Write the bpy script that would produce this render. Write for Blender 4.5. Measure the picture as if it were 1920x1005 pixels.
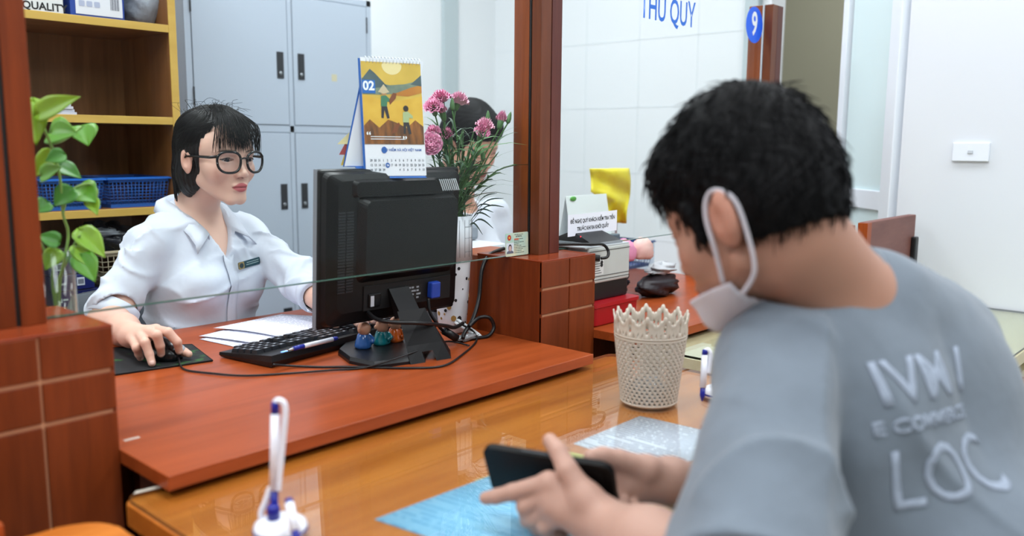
import bpy, bmesh, math, random
import numpy as np
from mathutils import Vector, Matrix, Quaternion
from mathutils.bvhtree import BVHTree
PI = math.pi
for o in list(bpy.data.objects): bpy.data.objects.remove(o)
SC = bpy.context.scene
COL = SC.collection
RNG = random.Random(7)

# ------------------------------------------------------------------ camera
CAM_LOC = Vector((0, 0, 1.18)); F_PX = 1600.0
_yaw, _pit, _rol = math.radians(47.55), math.radians(8.27), math.radians(.42)
_F = Vector((math.sin(_yaw)*math.cos(_pit), math.cos(_yaw)*math.cos(_pit), -math.sin(_pit)))
_r0 = Vector((math.cos(_yaw), -math.sin(_yaw), 0)); _u0 = _r0.cross(_F)
_R = _r0*math.cos(_rol) + _u0*math.sin(_rol); _U = -_r0*math.sin(_rol) + _u0*math.cos(_rol)
cam = bpy.data.cameras.new('camera'); cam_o = bpy.data.objects.new('camera', cam); COL.objects.link(cam_o)
cam_o.matrix_world = Matrix(((_R.x, _U.x, -_F.x, CAM_LOC.x), (_R.y, _U.y, -_F.y, CAM_LOC.y), (_R.z, _U.z, -_F.z, CAM_LOC.z), (0, 0, 0, 1)))
cam.sensor_width = 36; cam.sensor_fit = 'HORIZONTAL'; cam.lens = 36*F_PX/1920; cam.clip_start = .02
cam.dof.use_dof = True; cam.dof.focus_distance = 1.9; cam.dof.aperture_fstop = 2.5
SC.camera = cam_o
# ------------------------------------------------------------------ world, lamps, exposure
w = bpy.data.worlds.new('world'); SC.world = w; w.use_nodes = True
w.node_tree.nodes['Background'].inputs[0].default_value = (.75, .86, 1, 1); w.node_tree.nodes['Background'].inputs[1].default_value = .3
vs = SC.view_settings; vs.view_transform = 'Standard'; vs.look = 'None'; vs.exposure = -0.38; vs.gamma = 1.0; vs.use_curve_mapping = False
def area_light(name, loc, sx, sy, power, col=(1, 1, 1), rot=(0, 0, 0)):
    l = bpy.data.lights.new(name, 'AREA'); l.shape = 'RECTANGLE'; l.size = sx; l.size_y = sy; l.energy = power; l.color = col
    o = bpy.data.objects.new(name, l); o.location = loc; o.rotation_euler = rot; COL.objects.link(o); return o
LAMPS = [(.55, .35), (.55, 1.95), (2.05, .35), (2.05, 2.15), (-1.1, .6), (-1.1, -1.2), (.9, -1.3), (2.2, -1.3), (-1.1, 2.2), (3.8, 1.1)]  # last entry is an added, unseen lamp that lightens the dark corridor
LAMP_P = 21
for i, (x, y) in enumerate(LAMPS):
    area_light('ceiling_lamp_light', (x, y, 2.74), .5, 1.1, LAMP_P*(1.35 if y > 1.5 else 1.0), (.92, .965, 1.0))

# ------------------------------------------------------------------ geometry helpers
def V(*a): return Vector(a)
def px(x, y, d=None, z=None, Y=None, X=None):
    r = _F + _R*((x-960)/F_PX) - _U*((y-502.5)/F_PX)
    if z is not None: d = (z-CAM_LOC.z)/r.z
    elif Y is not None: d = (Y-CAM_LOC.y)/r.y
    elif X is not None: d = (X-CAM_LOC.x)/r.x
    return CAM_LOC + r*d

def tag(o, label=None, cat=None, group=None, kind=None):
    if label: o['label'] = label
    if cat: o['category'] = cat
    if group: o['group'] = group
    if kind: o['kind'] = kind
    return o
def thing(name, label, cat, loc=(0, 0, 0), rz=0, group=None, rot=None):
    o = bpy.data.objects.new(name, None); COL.objects.link(o); o.empty_display_size = .05
    o.location = loc; o.rotation_euler = rot if rot else (0, 0, rz)
    return tag(o, label, cat, group)
def pmat(o):
    m = Matrix.LocRotScale(o.location, o.rotation_euler, o.scale)
    return pmat(o.parent) @ m if o.parent else m
class MB:
    def __init__(s): s.v = []; s.f = []; s.mi = []; s.sm = []; s.m = Matrix()
    def add(s, vs, fs, mi=0, smooth=False):
        b = len(s.v); s.v += [s.m @ Vector(p) for p in vs]
        for f in fs: s.f.append([b+i for i in f]); s.mi.append(mi); s.sm.append(smooth)
        return s
    def box(s, lo, hi, bev=0, mi=0):
        (x0, y0, z0), (x1, y1, z1) = lo, hi
        if bev <= 0:
            return s.add([(x0,y0,z0),(x1,y0,z0),(x1,y1,z0),(x0,y1,z0),(x0,y0,z1),(x1,y0,z1),(x1,y1,z1),(x0,y1,z1)],
                         [(3,2,1,0),(4,5,6,7),(0,1,5,4),(1,2,6,5),(2,3,7,6),(3,0,4,7)], mi)
        bm = bmesh.new(); bmesh.ops.create_cube(bm, size=1)
        for v in bm.verts: v.co = Vector(((x0+x1)/2+v.co.x*(x1-x0), (y0+y1)/2+v.co.y*(y1-y0), (z0+z1)/2+v.co.z*(z1-z0)))
        bmesh.ops.bevel(bm, geom=bm.edges[:], offset=bev, segments=2, affect='EDGES', profile=.5)
        return s.bm(bm, mi)
    def bm(s, bm, mi=0, smooth=False):
        bm.verts.index_update(); s.add([v.co.copy() for v in bm.verts], [[v.index for v in f.verts] for f in bm.faces], mi, smooth); bm.free(); return s
    def prism(s, pts, z0, z1, bev=0, mi=0):
        n = len(pts)
        if bev <= 0:
            return s.add([(p[0], p[1], z0) for p in pts]+[(p[0], p[1], z1) for p in pts],
                  [list(range(n))[::-1], list(range(n, 2*n))]+[(i, (i+1) % n, n+(i+1) % n, n+i) for i in range(n)], mi)
        bm = bmesh.new(); a = [bm.verts.new((p[0], p[1], z0)) for p in pts]; b = [bm.verts.new((p[0], p[1], z1)) for p in pts]
        bm.faces.new(a[::-1]); top = bm.faces.new(b)
        for i in range(n): bm.faces.new((a[i], a[(i+1) % n], b[(i+1) % n], b[i]))
        bmesh.ops.bevel(bm, geom=list(top.edges), offset=bev, segments=2, affect='EDGES', profile=.5)
        return s.bm(bm, mi)
    def loft(s, rings, closed=True, cap=True, mi=0, smooth=True):
        n = len(rings[0]); vs = [p for r in rings for p in r]; fs = []
        for k in range(len(rings)-1):
            for i in range(n if closed else n-1):
                j = (i+1) % n; fs.append((k*n+i, k*n+j, (k+1)*n+j, (k+1)*n+i))
        if cap and closed:
            fs.append(list(range(n))[::-1]); fs.append([(len(rings)-1)*n+i for i in range(n)])
        return s.add(vs, fs, mi, smooth)
    def lathe(s, prof, n=32, c=(0, 0, 0), mi=0, cap=True):
        return s.loft([[(c[0]+r*math.cos(2*PI*i/n), c[1]+r*math.sin(2*PI*i/n), c[2]+z) for i in range(n)] for r, z in prof], mi=mi, cap=cap)
    def tube(s, pts, r, n=8, mi=0, cap=True, up=None):
        pts = [Vector(p) for p in pts]; N = len(pts); rr = r if isinstance(r, (list, tuple)) else [r]*N; rings = []; nrm = None
        for i, p in enumerate(pts):
            t = (pts[min(i+1, N-1)]-pts[max(i-1, 0)])
            if t.length < 1e-9: t = Vector((0, 0, 1))
            t.normalize()
            if nrm is None:
                nrm = t.orthogonal() if up is None else (Vector(up)-t*Vector(up).dot(t))
            nrm = nrm-t*nrm.dot(t)
            if nrm.length < 1e-6: nrm = t.orthogonal()
            nrm.normalize(); b = t.cross(nrm)
            rings.append([p+(nrm*math.cos(2*PI*k/n)+b*math.sin(2*PI*k/n))*rr[i] for k in range(n)])
        return s.loft(rings, mi=mi, cap=cap)
    def sph(s, c, r, nu=16, nv=10, mi=0):
        r = r if isinstance(r, (tuple, list)) else (r, r, r); vs = [(c[0], c[1], c[2]-r[2])]; fs = []
        for j in range(1, nv):
            a = PI*j/nv
            for i in range(nu):
                b = 2*PI*i/nu; vs.append((c[0]+r[0]*math.sin(a)*math.cos(b), c[1]+r[1]*math.sin(a)*math.sin(b), c[2]-r[2]*math.cos(a)))
        vs.append((c[0], c[1], c[2]+r[2])); L = len(vs)-1
        for i in range(nu): fs.append((0, 1+(i+1) % nu, 1+i)); fs.append((L, L-nu+i, L-nu+(i+1) % nu))
        for j in range(nv-2):
            for i in range(nu): a = 1+j*nu; fs.append((a+i, a+(i+1) % nu, a+nu+(i+1) % nu, a+nu+i))
        return s.add(vs, fs, mi, True)
    def mesh(s, name):
        me = bpy.data.meshes.new(name); me.from_pydata([tuple(v) for v in s.v], [], s.f)
        me.polygons.foreach_set('material_index', s.mi); me.polygons.foreach_set('use_smooth', s.sm); me.update(); return me
    def build(s, name, mats, parent=None, world=False, label=None):
        if world and parent is not None:
            inv = pmat(parent).inverted(); s.v = [inv @ Vector(p) for p in s.v]
        return obj(name, s.mesh(name), mats, parent, label)
def obj(name, me, mats, parent=None, label=None):
    o = bpy.data.objects.new(name, me); COL.objects.link(o); o.parent = parent
    for m in (mats if isinstance(mats, (list, tuple)) else [mats]): me.materials.append(m)
    if label: o['label'] = label
    return o
def recalc(me):
    bm = bmesh.new(); bm.from_mesh(me); bmesh.ops.recalc_face_normals(bm, faces=bm.faces[:]); bm.to_mesh(me); bm.free(); return me
def struct(o): o['kind'] = 'structure'; return o
def spline(pts, n=8):
    pts = [Vector(p) for p in pts]; out = []
    for i in range(len(pts)-1):
        p0, p1, p2, p3 = pts[max(i-1, 0)], pts[i], pts[i+1], pts[min(i+2, len(pts)-1)]
        for k in range(n):
            t = k/n; out.append(.5*((2*p1)+(p2-p0)*t+(2*p0-5*p1+4*p2-p3)*t*t+(3*p1-p0-3*p2+p3)*t**3))
    out.append(pts[-1]); return out
def rrect(w, h, r, n=4, cx=0, cy=0):
    out = []
    for (sx, sy, a0) in ((1, 1, 0), (-1, 1, 90), (-1, -1, 180), (1, -1, 270)):
        for k in range(n+1):
            a = math.radians(a0+90*k/n); out.append((cx+sx*(w/2-r)+r*math.cos(a), cy+sy*(h/2-r)+r*math.sin(a)))
    return out
def text_mesh(txt, size=.05, depth=0.0, align='CENTER', bold=0.0, font=None):
    cu = bpy.data.curves.new('t', 'FONT'); cu.body = txt; cu.size = size; cu.align_x = align; cu.align_y = 'CENTER'; cu.extrude = depth; cu.offset = bold
    cu.resolution_u = 3
    to = bpy.data.objects.new('t', cu); COL.objects.link(to); dg = bpy.context.evaluated_depsgraph_get(); dg.update()
    me = bpy.data.meshes.new_from_object(to.evaluated_get(dg)); bpy.data.objects.remove(to); bpy.data.curves.remove(cu); return me
def text_obj(name, txt, size, mat_, M, parent=None, depth=0.0, sx=1.0, bold=0.0, align='CENTER', world=False):
    me = text_mesh(txt, size, depth, align, bold)
    if world and parent is not None: M = pmat(parent).inverted() @ M
    me.transform(M @ Matrix.Diagonal((sx, 1, 1, 1))); me.materials.clear(); return obj(name, me, mat_, parent)
def frame(o, xa, ya):          # matrix whose local X,Y are xa,ya
    xa = Vector(xa).normalized(); ya = Vector(ya); ya = (ya-xa*ya.dot(xa)).normalized(); z = xa.cross(ya); o = Vector(o)
    return Matrix(((xa.x, ya.x, z.x, o.x), (xa.y, ya.y, z.y, o.y), (xa.z, ya.z, z.z, o.z), (0, 0, 0, 1)))
# ------------------------------------------------------------------ materials
def srgb(h):
    c = [int(h[i:i+2], 16)/255 for i in (0, 2, 4)]
    return tuple(x/12.92 if x <= .04045 else ((x+.055)/1.055)**2.4 for x in c)+(1,)
_M = {}
def mat(name, col, rough=.5, metal=0, spec=.5, trans=0, ior=1.45, coat=0, emit=None, estr=0, sss=0, alpha=1, bump=None, sheen=0, var=None):
    if name in _M: return _M[name]
    m = bpy.data.materials.new(name); m.use_nodes = True; nt = m.node_tree; b = nt.nodes['Principled BSDF']; I = b.inputs
    c = srgb(col) if isinstance(col, str) else tuple(col)+(1,)*(4-len(col))
    I['Base Color'].default_value = c; I['Roughness'].default_value = rough; I['Metallic'].default_value = metal
    I['Specular IOR Level'].default_value = spec; I['Transmission Weight'].default_value = trans; I['IOR'].default_value = ior
    I['Coat Weight'].default_value = coat; I['Alpha'].default_value = alpha; I['Sheen Weight'].default_value = sheen
    if sss: I['Subsurface Weight'].default_value = sss; I['Subsurface Radius'].default_value = (.012, .005, .003); I['Subsurface Scale'].default_value = 1
    if emit: I['Emission Color'].default_value = srgb(emit) if isinstance(emit, str) else tuple(emit)+(1,); I['Emission Strength'].default_value = estr
    if var or bump:
        tc = nt.nodes.new('ShaderNodeTexCoord')
    if var:      # (scale, amount)
        n = nt.nodes.new('ShaderNodeTexNoise'); n.inputs['Scale'].default_value = var[0]; n.inputs['Detail'].default_value = 4
        nt.links.new(tc.outputs['Object'], n.inputs['Vector'])
        mx = nt.nodes.new('ShaderNodeMix'); mx.data_type = 'RGBA'; nt.links.new(n.outputs['Fac'], mx.inputs['Factor'])
        mx.inputs['A'].default_value = tuple(x*(1-var[1]) for x in c[:3])+(1,); mx.inputs['B'].default_value = tuple(min(1, x*(1+var[1])) for x in c[:3])+(1,)
        nt.links.new(mx.outputs['Result'], I['Base Color'])
    if bump:     # (scale, strength, distance)
        n = nt.nodes.new('ShaderNodeTexNoise'); n.inputs['Scale'].default_value = bump[0]; n.inputs['Detail'].default_value = 3
        nt.links.new(tc.outputs['Object'], n.inputs['Vector'])
        bp = nt.nodes.new('ShaderNodeBump'); bp.inputs['Strength'].default_value = bump[1]; bp.inputs['Distance'].default_value = bump[2]
        nt.links.new(n.outputs['Fac'], bp.inputs['Height']); nt.links.new(bp.outputs['Normal'], I['Normal'])
    _M[name] = m; return m
def wood(name, c1, c2, axis='Z', rough=.35, scale=14, stretch=.06, coat=0, spec=.4):
    if name in _M: return _M[name]
    m = mat(name, c1, rough, coat=coat, spec=spec); nt = m.node_tree; b = nt.nodes['Principled BSDF']
    tc = nt.nodes.new('ShaderNodeTexCoord'); mp = nt.nodes.new('ShaderNodeMapping'); s = [scale]*3; s['XYZ'.index(axis)] = scale*stretch
    mp.inputs['Scale'].default_value = s; n = nt.nodes.new('ShaderNodeTexNoise'); n.inputs['Scale'].default_value = 3; n.inputs['Detail'].default_value = 6; n.inputs['Distortion'].default_value = .6
    n2 = nt.nodes.new('ShaderNodeTexNoise'); n2.inputs['Scale'].default_value = 16; n2.inputs['Detail'].default_value = 3
    nt.links.new(tc.outputs['Object'], mp.inputs['Vector']); nt.links.new(mp.outputs['Vector'], n.inputs['Vector']); nt.links.new(mp.outputs['Vector'], n2.inputs['Vector'])
    ad = nt.nodes.new('ShaderNodeMath'); ad.operation = 'MULTIPLY_ADD'; ad.inputs[1].default_value = .35; nt.links.new(n2.outputs['Fac'], ad.inputs[0]); nt.links.new(n.outputs['Fac'], ad.inputs[2])
    r = nt.nodes.new('ShaderNodeValToRGB'); r.color_ramp.elements[0].position = .48; r.color_ramp.elements[1].position = .86
    r.color_ramp.elements[0].color = srgb(c2) if isinstance(c2, str) else c2+(1,); r.color_ramp.elements[1].color = srgb(c1) if isinstance(c1, str) else c1+(1,)
    nt.links.new(ad.outputs[0], r.inputs['Fac']); nt.links.new(r.outputs['Color'], b.inputs['Base Color']); return m
def clear_glass(name, tint=(.97, .99, .98), refl=1.0, rough=0.0):
    if name in _M: return _M[name]
    m = bpy.data.materials.new(name); m.use_nodes = True; nt = m.node_tree; nt.nodes.remove(nt.nodes['Principled BSDF']); out = nt.nodes['Material Output']
    t = nt.nodes.new('ShaderNodeBsdfTransparent'); t.inputs[0].default_value = tint+(1,); g = nt.nodes.new('ShaderNodeBsdfGlossy'); g.inputs['Roughness'].default_value = rough
    ge = nt.nodes.new('ShaderNodeNewGeometry'); io = nt.nodes.new('ShaderNodeMapRange'); io.inputs['To Min'].default_value = 1.45; io.inputs['To Max'].default_value = 1/1.45; nt.links.new(ge.outputs['Backfacing'], io.inputs['Value'])
    fr = nt.nodes.new('ShaderNodeFresnel'); nt.links.new(io.outputs['Result'], fr.inputs[0]); mx = nt.nodes.new('ShaderNodeMixShader'); mu = nt.nodes.new('ShaderNodeMath'); mu.operation = 'MULTIPLY'; mu.inputs[1].default_value = refl
    nt.links.new(fr.outputs[0], mu.inputs[0]); nt.links.new(mu.outputs[0], mx.inputs[0]); nt.links.new(t.outputs[0], mx.inputs[1]); nt.links.new(g.outputs[0], mx.inputs[2]); nt.links.new(mx.outputs[0], out.inputs[0])
    _M[name] = m; return m
def attr_color(m, name='Col', rough=None):
    nt = m.node_tree; a = nt.nodes.new('ShaderNodeAttribute'); a.attribute_name = name
    nt.links.new(a.outputs['Color'], nt.nodes['Principled BSDF'].inputs['Base Color']); return m
def set_col(me, cols, name='Col'):
    a = me.color_attributes.new(name, 'FLOAT_COLOR', 'POINT'); c = np.ones((len(me.vertices), 4), np.float32); c[:, :3] = cols; a.data.foreach_set('color', c.ravel())

def printed(name, base, ink, freq=180, wfreq=140, mx_=(.09, .13), thr=.45, duty=.5):
    # paper with unreadable lines of print, in the sheet's own X (along the line) and Y
    if name in _M: return _M[name]
    m = mat(name, base, .55); nt = m.node_tree; b = nt.nodes['Principled BSDF']; N = nt.nodes.new; Lk = nt.links.new
    def ma(op, a, bb=None):
        n = N('ShaderNodeMath'); n.operation = op
        for i, q in enumerate((a, bb)):
            if q is None: continue
            if isinstance(q, (int, float)): n.inputs[i].default_value = q
            else: Lk(q, n.inputs[i])
        return n.outputs[0]
    tc = N('ShaderNodeTexCoord'); sp = N('ShaderNodeSeparateXYZ'); Lk(tc.outputs['Object'], sp.inputs[0]); x, y = sp.outputs[0], sp.outputs[1]
    row = ma('FLOOR', ma('MULTIPLY', y, freq)); fr = ma('FRACT', ma('MULTIPLY', y, freq)); cb = N('ShaderNodeCombineXYZ'); Lk(ma('MULTIPLY', x, wfreq), cb.inputs[0]); Lk(ma('MULTIPLY', row, 7.31), cb.inputs[1])
    n = N('ShaderNodeTexNoise'); n.inputs['Scale'].default_value = 1; n.inputs['Detail'].default_value = 1; Lk(cb.outputs[0], n.inputs['Vector'])
    cb2 = N('ShaderNodeCombineXYZ'); Lk(ma('MULTIPLY', x, 9), cb2.inputs[0]); Lk(ma('MULTIPLY', row, 3.7), cb2.inputs[1]); n2 = N('ShaderNodeTexNoise'); n2.inputs['Scale'].default_value = 1; Lk(cb2.outputs[0], n2.inputs['Vector'])
    f = ma('MULTIPLY', ma('LESS_THAN', fr, duty), ma('GREATER_THAN', n.outputs['Fac'], thr)); f = ma('MULTIPLY', f, ma('GREATER_THAN', n2.outputs['Fac'], .4))
    f = ma('MULTIPLY', f, ma('MULTIPLY', ma('LESS_THAN', ma('ABSOLUTE', x), mx_[0]), ma('LESS_THAN', ma('ABSOLUTE', y), mx_[1])))
    mix = N('ShaderNodeMix'); mix.data_type = 'RGBA'; Lk(f, mix.inputs['Factor']); mix.inputs['A'].default_value = srgb(base); mix.inputs['B'].default_value = srgb(ink); Lk(mix.outputs['Result'], b.inputs['Base Color']); return m
RED = wood('red_wood', '84401f', '6a2c14', 'X', .42, 10, .08, spec=.35)
REDV = wood('red_wood_upright', '7c3614', '62280c', 'Z', .42, 10, .08, spec=.3)
REDD = wood('dark_red_wood', '6f3a1e', '572a13', 'Z', .35, 12, .08, spec=.4)
REDR = wood('red_wood_shaded', '5f2d22', '4f221a', 'Z', .35, 12, .08, spec=.4)  # darker stile wood: the shade of its facing is put into the colour
SLAB = wood('counter_wood', 'a04a22', '863a16', 'X', .32, 9, .06, spec=.3)
YEL = wood('honey_wood', 'c4742a', 'a85a1a', 'X', .4, 7, .07, spec=.4)
GROOVE = mat('groove_putty', 'c08a68', .6)
WHITE = mat('white_paint', 'd6dde3', .7)
BLACK = mat('black_plastic', '101114', .38)
BLACKM = mat('black_matt', '08080a', .6)
PAPER = mat('white_paper', 'e8eaf4', .6)
GLASS = clear_glass('pane_glass', refl=.3)
GLEDGE = mat('glass_edge', '3e5c52', .15, spec=.6)
# ================================================================== the room
TOPZ = .76; YZ = .735; GY = 1.255
FLOORM = mat('floor_tile', 'b9b4a8', .35, var=(3, .06)); CEILM = mat('ceiling_white', 'e4e7ea', .8)
WALLB = mat('wall_white_blue', 'e6e9ec', .75, var=(1.2, .02)); WALLR = mat('wall_white', 'd3d8df', .75); OLIVE = mat('wall_olive', 'aaa690', .8); CREAM = mat('wall_cream', 'd9d9c8', .8)
def wallbox(name, lo, hi, m): return struct(MB().box(lo, hi).build(name, m))
wallbox('floor', (-3, -3.2, -.05), (5, 3.3, 0), FLOORM); wallbox('ceiling', (-3, -3.2, 2.85), (5, 3.3, 2.9), CEILM)
wallbox('wall_back', (-3, 3.15, 0), (5, 3.3, 2.85), WALLB); wallbox('wall_left', (-3.1, -3.2, 0), (-3, 3.3, 2.85), WALLR)
wallbox('wall_front', (-3, -3.3, 0), (5, -3.2, 2.85), mat('wall_tan', '8f8a7c', .8))
wallbox('wall_right', (2.65, -3.2, 0), (2.78, .872, 2.85), WALLR)
wallbox('wall_side', (3.3, 1.62, 0), (3.42, 3.15, 2.85), WALLB)
wallbox('wall_corridor', (4.6, -.5, 0), (4.7, 3.15, 2.85), OLIVE)
# vertical grey strips on the clerk's right wall and on the back wall
struct(MB().box((3.262, 1.66, 0), (3.3, 1.72, 2.85), .004).build('trim_1', mat('trim_grey', 'b8c4c8', .6)))
for k, (p0, p1) in enumerate(((828, 855),)):
    a = px(p0, 150, Y=3.15); b = px(p1, 150, Y=3.15)
    struct(MB().box((a.x, 3.13, 0), (b.x, 3.15, 2.85), .003).build('trim_2', mat('trim_grey', 'b8c4c8', .6)))
# wall tiles joints on white walls (thin recessed lines built as slim grout strips)
GROUT = mat('joint_grey', 'dfe4e7', .8)
mb = MB()
for z in (.75, 1.05, 1.35, 1.65, 1.95): mb.box((3.2985, 1.73, z-.002), (3.3, 3.15, z+.002))
for y in (1.95, 2.25, 2.55, 2.85): mb.box((3.2985, y-.002, .0), (3.3, y+.002, 2.4))
struct(mb.build('trim_3', GROUT))
# ceiling lamps
FIX = mat('lamp_housing', 'eef0f2', .4); DIF = mat('lamp_diffuser', 'ffffff', .5, emit=(.9, .96, 1), estr=4)
for i, (x, y) in enumerate(LAMPS):
    t = thing('ceiling_light', 'flat white ceiling light panel, out of view, above hall and corridor', 'light', (x, y, 2.85), group='ceiling light panels')
    MB().box((-.3, -.62, -.07), (.3, .62, 0), .01).build('housing', FIX, t)
    MB().box((-.27, -.58, -.085), (.27, .58, -.07), .004).build('diffuser', DIF, t)
# ------------------------------------------------------------------ counter run: blocks, posts, slabs, panes
PER = 1.076
def pier(x0, label):
    t = thing('counter_pier', label, 'pier', (x0, 1.156, 0)); W = .186; D = .19
    MB().box((.002, .0025, 0), (W-.002, D, .932)).build('core', GROOVE, t)
    MB().box((0, 0.001, 0), (.004, D+.001, .934)).build('side_panel', REDV, t); MB().box((W-.004, .001, 0), (W, D+.001, .934)).build('side_panel', REDV, t)
    for c in range(2):
        xa = .0 if c == 0 else .0947; xb = .0913 if c == 0 else W
        for za, zb in ((0, .8145), (.8205, .8715), (.8775, .933)):
            MB().box((xa, -.001, za), (xb, .006, zb), .0012).build('panel', REDV, t)
    MB().box((-.0005, -.0005, .9325), (W+.0005, D+.002, .936), .001).build('cap', wood('red_wood_top', '8f3f20', '7a2f15', 'X', .25, 10, .08), t)
    MB().box((.004, D, 0), (W-.03, D+.11, .93), .002).build('rear_panel', wood('orange_wood', 'a4511f', '8c3f14', 'Z', .35, 9, .06), t)
    return t
pier(.281, 'red wooden counter pier with grooved front at the left edge beside the clerk')
pier(1.357, 'red wooden counter pier with grooved front carrying the middle post')
pier(2.433, 'far red wooden counter pier under the post with the number 9')
GASK = mat('gasket_black', '0b0a0a', .5); ALU = mat('alu_strip', 'c6ccd6', .35, metal=.6)
def post(x0, top, label, gap=.0035, strip=GASK, side=None, front=None):
    t = thing('counter_post', label, 'post', (x0, 1.224, .936)); h = top-.936
    MB().box((0, 0, 0), (.0345, .026, h), .0008).build('front_stile', front or REDD, t)
    MB().box((0, .034, 0), (.0345, .078, h), .0008).build('rear_stile', wood('post_wood', '86441f', '6c3216', 'Z', .35, 12, .08), t)
    MB().box((.0345+gap, .001, 0), (.072, .077, h), .0008).build('side_stile', side or REDR, t)
    MB().box((.003, .003, 0), (.07, .075, h-.001)).build('core', GASK, t)
    MB().box((-.0005, .0272, 0), (.003, .0328, h)).build('gasket', strip, t)
    return t
post(.338, 2.3, 'brown wooden window post at the left edge, dark slot down its front', .006, GASK, REDV, REDV)
post(1.425, 2.3, 'brown wooden window post standing on the middle counter pier')
post(2.501, 1.605, 'short brown wooden post behind the blue number 9 sticker', .003, ALU)
struct(MB().box((-1.2, 1.29, 0), (2.62, 1.33, .735)).build('wall_counter_front', REDV))
def slab(x0, x1, label):
    t = thing('counter_slab', label, 'counter', (x0, 1.015, TOPZ))
    MB().box((0, 0, -.02), (x1-x0, .82, 0), .0012).build('top', SLAB, t)
    MB().box((.05, .2, -.55), (x1-x0-.05, .22, -.02)).build('support_panel', REDV, t)
    return t
slab(.4675, 1.3565, 'red brown counter top under the monitor and keyboard')
slab(1.5435, 2.4325, 'red brown counter top carrying the banknote counter')
slab(-.6, .2805, 'corner of red brown counter top at the lower left edge')
def pane(x0, x1, z0, z1, label):
    t = thing('teller_window', label, 'glass', (x0, GY-.004, z0))
    MB().box((0, 0, .0012), (x1-x0, .008, z1-z0)).build('glass', GLASS, t)
    MB().box((0, -.0002, 0), (x1-x0, .0082, .0014)).build('polished_edge', GLEDGE, t)
    return t
P1 = pane(.4135, 1.4255, .937, 2.28, 'clear glass pane between clerk and customer, left of the middle post')
P2 = pane(1.4955, 2.53, .937, 1.62, 'clear glass pane right of the middle post bearing blue lettering')
BLUEV = mat('blue_vinyl', '1f63c4', .4)
GF = GY-.0046
M = frame((0, GF, 0), (1, 0, 0), (0, 0, 1))
a = px(1203, -4, Y=GF); b = px(1306, 50, Y=GF)
text_obj('lettering', 'THU QUỸ', .088, BLUEV, frame((1.965, GF, 1.523), (1, 0, 0), (0, 0, 1)), P2, sx=.66, bold=.0012, world=True)
st = MB(); st.m = frame((2.437, GF-.0004, 1.539), (1, 0, 0), (0, 0, 1))
st.prism([(.053*math.cos(a*2*PI/40), .053*math.sin(a*2*PI/40)) for a in range(40)], 0, .0004)
so = st.build('number_sticker', mat('sticker_blue', '1458d8', .35), P2, True)
text_obj('numeral', '9', .095, mat('vinyl_white', 'd8dadc', .5), frame((2.437, GF-.001, 1.539), (1, 0, 0), (0, 0, 1)), P2, sx=.8, bold=.002, world=True)
# paper notice taped to the pane
n0 = px(1063, 440, Y=GF); 
t = thing('paper_notice', 'white paper notice with black capital lettering taped to the right pane', 'notice', (1.64, GF-.003, .99))
nm = frame((1.656, GF-.0015, .9915), (.9999, 0, .012), (0, 0, 1))
m_ = MB(); m_.m = nm; m_.box((-.098, -.0255, -.0004), (.098, .0255, 0)); m_.build('sheet', PAPER, t, True)
INK = mat('black_ink', '17171a', .6)
for k, s in enumerate(('ĐỀ NGHỊ QUÝ KHÁCH KIỂM TRA TIỀN', 'TRƯỚC KHI RA KHỎI QUẦY')):
    text_obj('lettering', s, .0125, INK, nm @ Matrix.Translation((0, .0085-.0185*k, .0004)), t, sx=.8, bold=.0003, world=True)
# ------------------------------------------------------------------ customer tables with glass tops
def ctable(x0, x1, y0, y1, label, lab2, m, rad=.03, glass=True, edge=None):
    t = thing('customer_table', label, 'table', ((x0+x1)/2, (y0+y1)/2, 0)); W, D = x1-x0, y1-y0
    MB().prism(rrect(W, D, rad, 5), YZ-.034, YZ-.006, .003).build('table_top', m, t)
    MB().box((-W/2+.06, -D/2+.08, YZ-.12), (W/2-.06, D/2-.06, YZ-.034)).build('apron', m, t)
    for sx in (-1, 1):
        for sy in (-1, 1): MB().box((sx*(W/2-.06)-.025, sy*(D/2-.08)-.025, 0), (sx*(W/2-.06)+.025, sy*(D/2-.08)+.025, YZ-.034), .003).build('leg', m, t)
    if glass:
        g = MB().prism(rrect(W-.006, D-.006, rad, 5), YZ-.005, YZ).build('glass_sheet', [clear_glass('table_glass', (.95, .98, .96), 1.0), GLEDGE] if edge is None else [clear_glass('table_glass', (.95, .98, .96), 1.0), edge])
        g.location = ((x0+x1)/2, (y0+y1)/2, 0); me = g.data
        for p in me.polygons:
            if abs(p.normal.z) < .5: p.material_index = 1
        tag(g, lab2, 'glass sheet')
    return t
BEIGE = wood('beige_laminate', 'cfc7a8', 'c2b896', 'X', .4, 6, .2)
ctable(.425, 1.475, .46, 1.058, 'honey coloured customer table in front of the man with the phone', 'glass sheet covering the honey coloured table before the man', YEL, .02, edge=mat('table_glass_edge', '7a5230', .3))
ctable(1.565, 2.645, .412, 1.06, 'pale beige customer desk by the white wall at right', 'dark edged glass sheet on the pale beige desk', BEIGE, .006, edge=mat('dark_glass_edge', '14211d', .2))
ctable(-.66, .392, .40, 1.035, 'rounded corner of honey coloured table at the lower left', '', YEL, .05, glass=False)
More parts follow.
